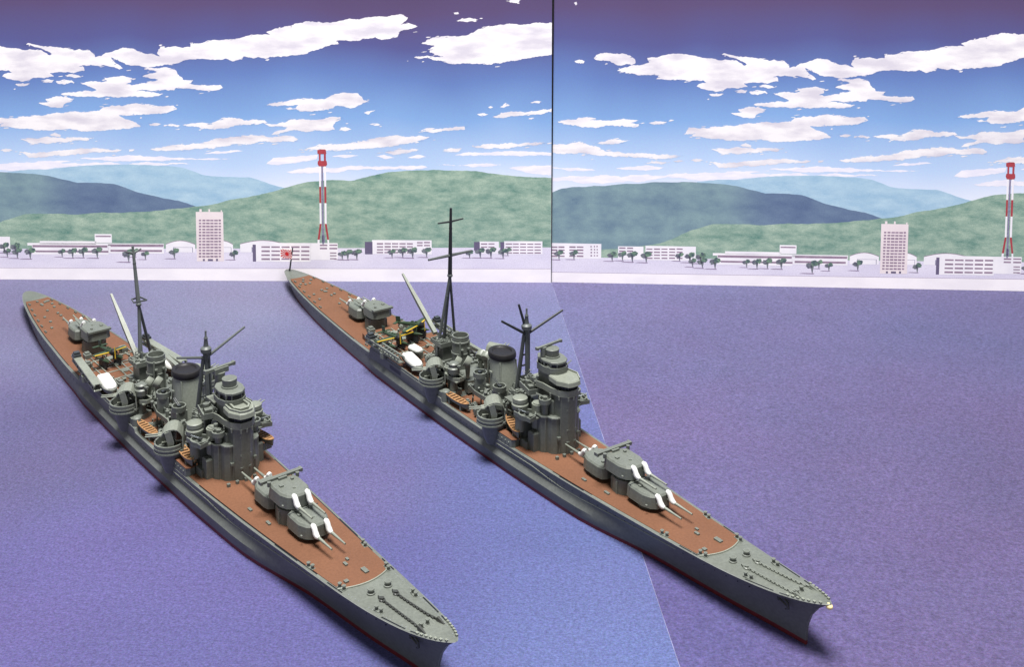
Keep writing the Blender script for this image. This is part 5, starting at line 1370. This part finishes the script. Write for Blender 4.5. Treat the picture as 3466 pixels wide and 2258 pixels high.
    for s in (-1, 1):
        mb.tube((vx + 2.6, 1.9 * s, 10), (vx + 2.5, 1.7 * s, 22.0), .32, n=8)
        mb.box(vx + 2.4, vx + 3.4, s * 1.2 - .4, s * 1.2 + .4, 19.2, 19.7)
    part('funnel', mb, 'grey', root, label='narrow round after funnel with open top')
    mb = MB()
    sx0 = vx - 8.5
    mb.box(sx0 - 3.5, sx0 + 3.4, -4.3, 4.3, 8.6, 13.4)
    mb.box(sx0 - 2.6, sx0 + 2.6, -3.2, 3.2, 13.4, 18.2)
    mb.box(sx0 - 3.4, sx0 + 3.4, -4.4, 4.4, 18.0, 18.4)
    mb.wall([(sx0 - 3.4, -4.4), (sx0 + 3.4, -4.4), (sx0 + 3.4, 4.4), (sx0 - 3.4, 4.4)], 18.3, 19.5, .3, True)
    mb.box(vx - 5, vx + 11, -4.0, 4.0, 8.6, 12.6)
    mb.box(vx - 4, vx + 9, -6.2, 6.2, 12.4, 12.8)
    for k in range(7):
        s = -1 if k % 2 else 1
        mb.box(vx - 4 + k * 2, vx - 2.8 + k * 2, s * 4.2 - .6, s * 4.2 + .6, 8.7, 11.5 + (k % 3))
    part('searchlight_tower', mb, 'grey', root)
    for s in (-1, 1):
        for dx, dy, z_ in ((5.4, 4.6, 17.2), (10.0, 3.6, 18.6)):
            mb = MB()
            mb.cyl(0, 0, -5.2, -1.4, .6, .9, n=10)
            mb.box(-.9, .9, -.25, .25, -1.5, -.9)
            m3 = MB()
            m3.lathe([(1.5, -1.0), (1.75, -.6), (1.75, .9), (1.6, 1.0)], n=18)
            m3.T = Matrix.Identity(4)
            rot = Matrix.Rotation(math.radians(62), 4, 'Y')
            mz = Matrix.Rotation(-2.35 if s < 0 else 2.0, 4, 'Z')
            o = len(mb.v)
            mb.v += [tuple(mz @ (rot @ Vector(p))) for p in m3.v]
            mb.f += [tuple(i + o for i in q) for q in m3.f]
            mb.mi += m3.mi
            part('searchlight', mb, 'greylt', root, (vx + dx, dy * s, z_))
        # high-angle director pedestal
        mb = MB()
        mb.lathe([(1.5, -9), (1.1, -5), (1.0, -2.4), (1.9, -1.8), (2.0, -.2), (1.5, .2), (1.7, 1.2), (1.2, 1.6)], n=16)
        mb.box(-2.6, 2.6, -.45, .45, .3, .9)
        mb.box(-1.6, 1.6, -2.4, 2.4, -9.4, -7.6)
        part('gun_director', mb, 'grey', root, (vx + 9.5, 8.6 * s, 18.0), .4)
        # light-gun galleries beside the funnels
        mb = MB()
        mb.box(-5.5, 5.5, -1.5, 1.5, 0, .35)
        o_ = [(-5.6, -1.5), (4.2, -1.9), (5.8, -.4), (5.6, 1.5), (-5.6, 1.5)]
        mb.wall(o_, .3, 1.5, .3, True)
        for k in (-3.4, 0, 3.0):
            mb.cyl(k, 0, -3.6, 0, .45, n=8)
        gp = part('gun_gallery', mb, 'greylt', root, (vx + 6.5, 8.4 * s, 13.6), -.12 * s)
        mb = MB()
        for k in (-3.4, .2, 3.4):
            aa_gun(mb, k, 0, .3, 1.3 * s, .5, 1.15)
        part('autocannon', mb, 'dark', gp)

    # --- main mast
    A = c['apex']
    mb = MB()
    for (bx, by, bz, r_) in c['legs']:
        mb.tube((bx, by, bz), A, r_, .45, 8)
    mb.ball(A, .95, 12, 1, 1, .8)
    for t_ in (.25, .55, .8):
        l0, l1 = c['legs'][0], c['legs'][-1]
        P_ = [A[i] + (l0[i] - A[i]) * t_ for i in range(3)]
        mb.ball(P_, .55, 8)
    mn = part('main_mast', mb, 'mastgrey', root, label='tall tripod main mast behind the funnels')
    mb = MB()
    tp = c['mtop']
    mb.path([A, (A[0] * .55 + tp[0] * .45, A[1] * .55 + tp[1] * .45, A[2] * .55 + tp[2] * .45), tp], [.75, .62, .42], 8)
    for t_ in (.30, .62, .70):
        mb.ball([A[i] + (tp[i] - A[i]) * t_ for i in range(3)], .62, 8, 1, 1, 1.3)
    part('topmast', mb, mm, mn)
    for (t_, hl, r_, sag, mtl) in c['myards']:
        P_ = [A[i] + (tp[i] - A[i]) * t_ for i in range(3)]
        mb = MB()
        mb.path([(P_[0], P_[1] - hl, P_[2] + sag), (P_[0], P_[1] - .3, P_[2]), (P_[0], P_[1] + .3, P_[2]), (P_[0], P_[1] + hl, P_[2] + sag)], [r_ * .7, r_, r_, r_ * .7], 8)
        part('yard', mb, mtl, mn)
    if not R:
        mb = MB()
        mb.wall([(A[0] - 2.2, A[1] - 1.6), (A[0] + 1.4, A[1] - 2.2), (A[0] + 1.8, A[1] + 2.2), (A[0] - 2.2, A[1] + 1.6)], A[2] + 1.2, A[2] + 1.7, .3, True)
        part('crosstree', mb, 'mastgrey', mn)
    # derrick boom
    p, q = c['boom']
    mb = MB()
    mb.path([p, (p[0] * .5 + q[0] * .5, p[1] * .5 + q[1] * .5, p[2] * .5 + q[2] * .5), q], [.95, .95, .45], 4)
    part('derrick_boom', mb, 'greylt', root)
    # second boom lying low along the port side
    mb = MB()
    mb.path([(vx - 22, 11.5, 13.0), (vx - 6, 9.6, 14.5), (vx + 8, 8.0, 16.4)], [.9, .9, .4], 4)
    part('derrick_boom', mb, 'greylt', root)

    # --- sponsons and twin guns (both sides)
    for (sx, sy) in c['spon']:
        for s in (-1, 1):
            gun_mount(root, sx, abs(sy) * s, 13.6, s, -2.05 if s < 0 else 2.05)

    # raised boat deck blocks on the edge, rounded ends
    for s in (-1, 1):
        mb = MB()
        bxs = c['spon'][0][0]
        o = [(bxs + 2.5, 10.2), (bxs + 10.5, 9.6), (bxs + 10.9, 11.2), (bxs + 10.2, beam(bxs + 10) - .12), (bxs + 2.5, beam(bxs + 3) - .12)]
        o = [(px, py * s) for px, py in (o if s > 0 else o[::-1])]
        mb.prism(o, 7.7, 10.3, .2)
        for k in range(4):
            mb.tube((bxs + 4 + k * 1.7, s * (beam(bxs + 7) - .4), 9.2), (bxs + 4 + k * 1.7, s * (beam(bxs + 7) + .06), 9.2), .22, n=8)
        mb.box(bxs + 10.4, bxs + 14.0, (6.0 if s > 0 else -9.3), (9.3 if s > 0 else -6.0), 7.8, 10.2)
        mb.tube((bxs + 14.2, s * 6.2, 10.2), (bxs + 15.9, s * 6.6, 8.2), .4, .3, 6)
        part('boat_deck', mb, 'grey', root)
        mb = MB()
        mb.prism([(px + .3, py) for px, py in o], 10.3, 10.42)
        part('linoleum_deck', mb, 'brown', root)
        mb = MB()
        bx2 = c['spon'][1][0] + 6.2
        mb.cyl(bx2, s * (beam(0) - 1.6), 7.6, 11.3, 1.5, 1.35, n=18, ch=.4)
        mb.box(bx2 - 3, bx2, (10.5 if s > 0 else -12.9), (12.9 if s > 0 else -10.5), 8.5, 10.6)
        part('ventilator', mb, 'grey', root)
        # torpedo-bay slot in the ship's side
        mb = MB()
        for (xa, xb) in ((c['slot'], c['slot'] + 7.6),):
            mb.box(xa, xb, (beam(xa) - .5 if s > 0 else -beam(xa) - .04), (beam(xa) + .04 if s > 0 else -beam(xa) + .5), 6.5, 7.7)
        part('torpedo_bay_opening', mb, 'window', root)
        # bulwark along the raised aircraft deck
        mb = MB()
        pts = [(x_, s * (beam(x_) - .12)) for x_ in np.linspace(-45, c['spon'][1][0] - 3.5, 14)]
        mb.wall(pts if s < 0 else pts[::-1], 8.6, 9.5, .3)
        for x_ in np.linspace(-45, c['spon'][1][0] - 4, 12):
            mb.box(x_ - .12, x_ + .12, s * (beam(x_) - .5) - .3, s * (beam(x_) - .5) + .3, 8.6, 9.4)
        part('bulwark', mb, 'grey', root)
        # cable run along the side
        mb = MB()
        pts = [(x_, s * (beam(x_) + .05), z_) for x_, z_ in ((c['spon'][0][0] + 3, 6.5), (50, 6.6), (56, 5.9), (62, 5.4), (70, 5.6), (80, 6.3), (92, 6.9), (104, 7.5))]
        pts = [(x_, s * (hermite(x_, KX, KW) + (beam(x_) - hermite(x_, KX, KW)) * (z_ / deck_z(x_)) ** (1.0 + .9 * max(0, min(1, (x_ - 60) / 60))) + .03), z_) for x_, _, z_ in pts]
        mb.path(pts, .14, 6)
        part('hull_cable', mb, 'greylt', root)
        mb = MB()
        for x_ in np.arange(-128, 128, 3.3):
            if -46 < x_ < 4:
                continue
            zz = deck_z(x_) - 1.7
            w_ = hermite(x_, KX, KW)
            yy = w_ + (beam(x_) - w_) * (zz / deck_z(x_)) ** (1.0 + .9 * max(0, min(1, (x_ - 60) / 60)))
            mb.tube((x_, s * (yy - .3), zz), (x_, s * (yy + .05), zz), .17, n=6)
        part('porthole_row', mb, 'window', root)['kind'] = 'stuff'

    # --- small glued-on fittings
    clutter(root, [(B - 26, B - 12, 4.5, 9.5, 8.0), (B - 24, B - 14, 2.5, 4.2, 18.0), (B - 25, B - 16, 4.7, 6.2, 13.2)], 56, 21 if R else 31)
    clutter(root, [(ux - 9, ux + 9, 4.6, 7.2, 13.3), (ux - 8, ux + 8, 7.5, 10.5, 8.6)], 48, 22 if R else 32)
    clutter(root, [(vx - 11, vx + 8, 4.2, 7.5, 12.8), (vx - 12, vx + 8, 5, 9.5, 8.8), (vx - 11, vx - 6, 1.0, 4.0, 18.4)], 60, 23 if R else 33)
    clutter(root, [(-56, -46, 2, 9, 8.8), (-36, -26, 1.5, 8, 8.8)], 12, 24 if R else 34, 'greylt')
    clutter(root, [(B - 15, B - 9, 3.2, 4.4, zg), (B - 12, B - 6, 4.0, 5.6, c['zlow'] + .4), (X2 - 3, X2 + 3.5, 2.2, 3.0, z2 + .6)], 28, 25 if R else 35)

    # --- boats
    for (x_, y_, z_, L_, a_) in c['boats']:
        rowing_boat(root, x_, y_, z_, L_, a_)
        mb = MB()
        mb.box(-L_ * .3, -L_ * .24, -1.0, 1.0, -1.6, .4)
        mb.box(L_ * .22, L_ * .28, -1.0, 1.0, -1.6, .4)
        part('boat_cradle', mb, 'grey', root, (x_, y_, z_), a_)
    for (x_, y_, z_, L_, W_, a_) in c['launches']:
        motor_launch(root, x_, y_, z_, L_, W_, a_)

    # --- catapults
    for s in (-1, 1):
        (xa, ya), (xb, yb) = c['cat']
        ya, yb = (ya, yb) if s < 0 else (-ya, -yb)
        ang = math.atan2(yb - ya, xb - xa)
        Lc = math.hypot(xb - xa, yb - ya)
        mb = MB()
        mb.box(0, Lc, -1.25, -.75, 1.5, 2.1)
        mb.box(0, Lc, .75, 1.25, 1.5, 2.1)
        mb.box(0, Lc, -1.1, 1.1, 0, .3)
        if not R:
            mb.box(.3, Lc - .3, -1.15, 1.15, 2.05, 2.25)
        nb = int(Lc / 1.9)
        for k in range(nb):
            x0, x1 = Lc * k / nb, Lc * (k + 1) / nb
            for yy in (-1.0, 1.0):
                a_, b_ = ((x0, yy, .2), (x1, yy, 1.7)) if k % 2 else ((x0, yy, 1.7), (x1, yy, .2))
                mb.tube(a_, b_, .17, n=4)
            mb.box(x0, x0 + .25, -1, 1, 1.6, 1.9)
        mb.cyl(Lc / 2, 0, -1.9, .1, 1.5, n=16)
        part('catapult', mb, 'grey' if R else 'greylt', root, (xa, ya, 11.0), ang)
        mb = MB()
        mb.box(-1.4, 1.6, -1.2, 1.2, 0, 1.0)
        mb.box(-.9, .9, -.9, .9, .9, 1.7)
        part('launch_trolley', mb, 'dark', root, (xa + 2.2 * math.cos(ang), ya + 2.2 * math.sin(ang), 13.0), ang)
    # aircraft deck with rails and trolleys
    mb = MB()
    for y_ in (-7.5, -5.5, -1.2, 1.2, 5.5, 7.5):
        mb.box(-56, -24, y_ - .16, y_ + .16, 8.86, 9.15)
    for k in range(5):
        mb.cyl(-52 + k * 6.3, 0, 8.8, 9.2, 1.5, n=16)
        mb.box(-53 + k * 6, -52.5 + k * 6, -8, 8, 8.86, 9.05)
    part('aircraft_rails', mb, 'greylt', root)
    mb = MB()
    mb.prism([(-58.5, -9.2), (-46, -10.6), (-46, 10.6), (-58.5, 9.2)], 6.6, 8.75, .1)
    part('aircraft_deck', mb, 'brown' if R else 'brown', root)
    mb = MB()
    for (x_, y_) in ((-57.6, -6.2), (-55.2, 5.6), (-50, -8.6), (-49, 8.2), (-30, 6), (-28.5, -5.6)):
        mb.box(x_ - 1.4, x_ + 1.4, y_ - 1.1, y_ + 1.1, 8.7, 10.2)
        mb.box(x_ - .8, x_ + .8, y_ - .7, y_ + .7, 10.2, 10.8)
    part('deck_locker', mb, 'grey', root)
    for (x_, y_, z_, a_, bi, sp_, ti, rd) in c['planes']:
        seaplane(root, x_, y_, z_, a_, bi, sp_, ti, rd)
        mb = MB()
        for yy in ((-2.4, 2.4) if not bi else (-.5, .5)):
            mb.box(-2.5, 2.5, yy - .4, yy + .4, -3.6 - (z_ - 13.2), -2.7)
            for xx in (-1.8, 1.8):
                mb.box(xx - .25, xx + .25, yy - .25, yy + .25, 8.8 - z_, -2.7)
        part('seaplane_trolley', mb, 'dark', root, (x_, y_, z_), a_)

    # --- forecastle gear
    dzf = lambda x_: deck_z(x_) + .02
    for s in (-1, 1):
        x_ = c['brown'] + 3.2
        mb = MB()
        pts = [(x_ + 4.0, s * 1.9), (x_ + 8, s * 1.9), (x_ + 13, s * 2.0), (x_ + 17.5, s * 2.1), (x_ + 20.5, s * 2.4)]
        dense = []
        for (ax, ay), (bx, by) in zip(pts[:-1], pts[1:]):
            k = int(math.hypot(bx - ax, by - ay) / .62)
            dense += [(ax + (bx - ax) * i / k, ay + (by - ay) * i / k) for i in range(k)]
        for i, (ax, ay) in enumerate(dense):
            z_ = dzf(ax) + .22
            if i % 2:
                mb.box(ax - .42, ax + .42, ay - .30, ay + .30, z_ - .14, z_ + .12)
            else:
                mb.box(ax - .42, ax + .42, ay - .13, ay + .13, z_ - .2, z_ + .28)
        part('anchor_chain', mb, 'chain' if not R else 'grey', root)['kind'] = 'stuff'
        mb = MB()
        mb.lathe([(1.0, 0), (1.0, .35), (.62, .5), (.62, .95), (.85, 1.05), (.8, 1.3)], n=16)
        part('capstan', mb, 'grey', root, (x_ + 1.2, s * 2.3, dzf(x_ + 1)))
        mb = MB()
        mb.lathe([(.75, 0), (.75, .3), (.5, .45), (.5, .8)], n=12)
        mb.box(-1.1, 1.1, -.35, .35, 0, .45)
        part('chain_stopper', mb, 'chain' if not R else 'grey', root, (x_ + 5.2, s * 1.9, dzf(x_ + 5)))
        mb = MB()
        mb.add([(-1.4, -.5, .05), (1.2, -.28, .05), (1.2, .28, .05), (-1.4, .5, .05), (-1.2, -.3, .75), (1.1, -.12, .3), (1.1, .12, .3), (-1.2, .3, .75)], [(3, 2, 1, 0), (4, 5, 6, 7), (0, 1, 5, 4), (1, 2, 6, 5), (2, 3, 7, 6), (3, 0, 4, 7)])
        part('hawse_cover', mb, 'chain' if not R else 'grey', root, (x_ + 21.8, s * 2.5, dzf(x_ + 21.8)))
        # anchor on the bow
        mb = MB()
        ax, az = 135.2, 9.0
        w_ = hermite(ax, KX, KW)
        ay = w_ + (beam(ax) - w_) * (az / deck_z(ax)) ** 1.9
        mb.tube((ax - 1.2, s * (ay + .25), az + .5), (ax + 1.0, s * (ay + .0), az - .3), .22, n=6)
        mb.path([(ax + .2, s * (ay - .1), az - 1.3), (ax + 1.3, s * (ay + .1), az - .6), (ax + 1.1, s * (ay + .1), az + .6), (ax + .2, s * (ay + .2), az + 1.2)], [.15, .3, .3, .15], 6)
        mb.cyl(ax - 1.4, s * (ay + .15), az + .2, az + .9, .45, n=8)
        part('anchor', mb, 'chain', root)
    for x_, f in ((c['brown'] - 1.8, .8), (c['brown'] + 11.5, .74), (c['brown'] + 23.3, .25), (c['brown'] - 14, .86)):
        for s in (-1, 1):
            y_ = s * (beam(x_) * f if f > .3 else .9)
            mb = MB()
            for d in (-.75, .75):
                mb.lathe([(.48, 0), (.48, .12), (.36, .15), (.36, .7), (.5, .78), (.46, 1.0)], d if f > .3 else 0, 0 if f > .3 else d, 12)
                if f <= .3:
                    break
            mb.box(-1.3, 1.3, -.5, .5, -.02, .08)
            part('bollard', mb, 'grey', root, (x_, y_, dzf(x_) + .1), -.18 * s)
    for x_ in list(np.arange(-128, -92, 6.5)) + [-52.0]:
        for s in (-1, 1):
            mb = MB()
            for d in (-.6, .6):
                mb.cyl(d, 0, 0, .6, .3, .34, n=10)
            part('bollard', mb, 'grey', root, (float(x_), s * (beam(x_) - 1.9), deck_z(x_) + .1), 0)
    rnd = random.Random(11 if R else 12)
    mb = MB()
    for k in range(16):
        x_ = rnd.uniform(-130, -92)
        y_ = rnd.uniform(-.55, .55) * beam(x_)
        mb.box(x_ - .5, x_ + .5, y_ - .4, y_ + .4, deck_z(x_), deck_z(x_) + .6)
    part('deck_fitting', mb, 'grey', root)
    for (dx, dy, sx, sy) in ((-4.2, 1.5, 1.1, .55), (-3.2, -4.2, .5, .5), (-38, -6.0, .9, .35), (-47, -6.6, .8, .35), (-9.5, -.6, .7, .35), (-11, .8, .5, .3)):
        x_ = c['brown'] + dx
        mb = MB()
        mb.box(-sx, sx, -sy, sy, 0, .55)
        part('deck_hatch', mb, 'grey', root, (x_, dy, deck_z(x_)))
    for k in range(4):
        mb = MB()
        mb.box(-.4, .4, -.4, .4, 0, 1.0)
        part('deck_locker', mb, 'grey', root, (B + 1.8, -5.6 + k * 2.6, deck_z(B + 1.8)))
    # breakwater lip at the front end of the brown deck
    mb = MB()
    pts = []
    for j in range(13):
        s = -1 + 2 * j / 12
        xx = c['brown'] + .15 - 2.2 * s * s
        pts.append((xx, s * (beam(xx) - .6)))
    for (ax, ay), (bx, by) in zip(pts[:-1], pts[1:]):
        mb.tube((ax, ay, deck_z(ax) + .15), (bx, by, deck_z(bx) + .15), .2, n=6)
    part('breakwater', mb, 'greylt', root)
    # deck-edge slots, fairleads
    mb = MB()
    for (x_, l_) in ((107.5, 2.0), (110.5, .8), (128.6, 3.2), (132.4, .5), (135.6, 1.2), (88, 5.0) if not R else (66, 5.0)):
        for s in (-1, 1):
            y0, y1 = beam(x_ - l_), beam(x_ + l_)
            mb.add([(x_ - l_, s * (y0 - .75), deck_z(x_ - l_) + .05), (x_ + l_, s * (y1 - .75), deck_z(x_ + l_) + .05), (x_ + l_, s * (y1 - .4), deck_z(x_ + l_) + .05), (x_ - l_, s * (y0 - .4), deck_z(x_ - l_) + .05)], [(0, 1, 2, 3) if s > 0 else (3, 2, 1, 0)])
    part('deck_slot', mb, 'window', root)
    for (xa, xb, wd_) in c['gaps']:
        xs_ = np.linspace(xa, xb, 24)
        for s in (-1, 1):
            v, f = [], []
            for k, p_ in enumerate(xs_):
                v += [(p_, s * (beam(p_) - .98), deck_z(p_) + .06), (p_, s * (beam(p_) - .98 + wd_), deck_z(p_) + .06)]
                if k:
                    q = (2 * k - 2, 2 * k, 2 * k + 1, 2 * k - 1)
                    f.append(q if s > 0 else q[::-1])
            mb = MB()
            mb.add(v, f)
            part('deck_gap', mb, 'window', root)

    mb = MB()
    for k in range(7):
        x_ = 136.5 + k * 1.2
        for s in (-1, 1):
            mb.box(x_ - .3, x_ + .3, s * (beam(x_) - .45) - .22, s * (beam(x_) - .45) + .22, deck_z(x_), deck_z(x_) + .45)
    part('fairlead', mb, 'greylt', root)
    if not R:
        mb = MB()
        for k in range(26):
            x_ = 113 + k * 1.22
            if k % 9 in (4, 5):
                continue
            for s in (-1, 1):
                y_ = s * (beam(x_) - 1.15)
                mb.box(x_ - .17, x_ + .17, y_ - .07, y_ + .07, deck_z(x_), deck_z(x_) + .08)
        part('deck_rivets', mb, 'silver', root)['kind'] = 'stuff'
    if R:
        mb = MB()
        mb.ball((145.0, 0, 12.35), .72, 14, 1.25, 1, 1)
        part('bow_crest', mb, 'gold', root)
        # ensign staff and ensign
        mb = MB()
        mb.tube((-143.2, 0, 5.9), (-139.6, 0, 17.0), .38, .28, 8)
        fs = part('flagstaff', mb, 'dark', root)
        mb = MB()
        w_, h_ = 5.6, 3.9
        ang = c['flag_ang']
        mb.at(-140.2, 0, 15.9, ang, 0)
        mb.m = 0
        mb.box(-w_, -.1, -.05, .05, -h_, 0)
        mb.m = 1
        cx, cz, r_ = -2.55, -h_ / 2, .85
        for sgn in (-1, 1):
            yy = .075 * sgn
            n = 16
            disc = [(cx + r_ * math.cos(2 * math.pi * k / 24), yy * 1.3, cz + r_ * math.sin(2 * math.pi * k / 24)) for k in range(24)]
            mb.add(disc, [tuple(range(24)) if sgn < 0 else tuple(range(23, -1, -1))])
            for k in range(n):
                a0, a1 = 2 * math.pi * (k - .27) / n, 2 * math.pi * (k + .27) / n
                ray = []
                for a in (a0, a1):
                    dx, dz = math.cos(a), math.sin(a)
                    tx = ((-.12 - cx) / dx) if dx > 0 else ((-w_ + .02 - cx) / dx if dx < 0 else 99)
                    tz = ((-.02 - cz) / dz) if dz > 0 else ((-h_ + .02 - cz) / dz if dz < 0 else 99)
                    t_ = min(tx, tz)
                    ray.append((cx + dx * t_, yy, cz + dz * t_))
                tri = [(cx, yy, cz), ray[0], ray[1]]
                mb.add(tri, [(0, 1, 2) if sgn < 0 else (2, 1, 0)])
        part('flag', mb, ['flagwhite', 'flagred'], fs, smooth=0)
    return root


build_ship('model_warship', 'grey warship model with red-rayed flag at stern, black masts, at the right',
           (-8.309, 359.729), -0.97394, dict(
               flag=True, brown=113.9, T=(86.3, 76.8, 66.3, -65.2, -77.6), elev=0.0, bx=51.6, zlow=18.6, zgal=25.6,
               fx=30.6, fz=44.0, mast0='mastgrey', mast1='mastblack', fyards=((-9.6, 42.4, .8), (13.6, 40.6, 0)),
               u1=17.6, u2=-6.6, apex=(-13.0, 0, 41.6), mtop=(-12.3, 0, 64.6), myards=((.80, 4.9, .36, .2, 'mastblack'), (.30, 8.4, .55, .0, 'mastgrey')),
               legs=((-14.6, -4.4, 14.5, .55), (-18.6, .6, 14.5, .6), (-18.0, 5.2, 14.5, .5)),
               boom=((-22.6, 0, 18.6), (-44.9, 0, 33.0)), spon=((29.8, -12.3), (-3.2, -12.8)), slot=-31.0,
               boats=((36.0, -8.7, 10.9, 11.5, -.34), (8.8, -11.0, 8.9, 11.8, .05), (36.0, 8.7, 10.9, 11.5, .34), (10.2, 10.6, 8.9, 11.5, -.05)),
               launches=((-20.6, -10.0, 10.2, 12.6, 4.6, -.12), (-26.4, -5.4, 11.0, 6.4, 3.4, .1), (-20.6, 10.0, 10.2, 12.6, 4.6, .12), (-6, 9.6, 12.4, 7.5, 3.4, .1)),
               cat=((-46.0, -13.6), (-23.0, -13.0)),
               planes=((-38.6, -6.8, 13.6, .05, False, 15.5, -.12, False), (-41.8, 3.6, 14.6, .5, False, 15.0, -.08, False)), flag_ang=.62, gaps=((-131, -60, .3), (58, 74, .25))))
build_ship('model_warship', 'grey warship model without flag, with grey masts and rivet-dotted bow, at the left',
           (-99.75, 340.15), -0.89231, dict(
               flag=False, brown=111.6, T=(84.2, 74.8, 64.4, -68.0, -81.6), elev=.06, bx=48.2, zlow=17.8, zgal=23.2,
               fx=25.0, fz=42.6, mast0='mastgrey', mast1='mastgrey', fyards=((-9.0, 37.0, .4), (12.0, 41.0, .6)),
               u1=10.6, u2=-12.4, apex=(-25.6, 0, 35.6), mtop=(-29.4, 0, 54.0), myards=((.88, 2.6, .4, .9, 'mastgrey'),),
               legs=((-22.4, -1.0, 13.0, .95), (-33.0, 7.0, 13.0, .6)),
               boom=((-27.6, 0, 16.6), (-50.2, 0, 32.0)), spon=((27.0, -12.4), (-5.6, -13.0)), slot=-36.0,
               boats=((32.4, -10.2, 10.9, 12.0, -.1), (8.0, -11.2, 8.9, 11.5, .05), (41.0, 9.6, 13.0, 9.5, .1), (8.0, 11.2, 8.9, 11.5, -.05)),
               launches=((-26.4, -10.6, 10.2, 13.5, 4.8, -.10), (-27.5, 10.4, 10.4, 12.0, 4.4, .1)),
               cat=((-53.0, -11.8), (-24.4, -14.4)),
               planes=((-46.0, -2.4, 14.0, .1, False, 12.0, -.1, False),), flag_ang=.6, gaps=((-131, -60, .25), (44, 101, .34))))
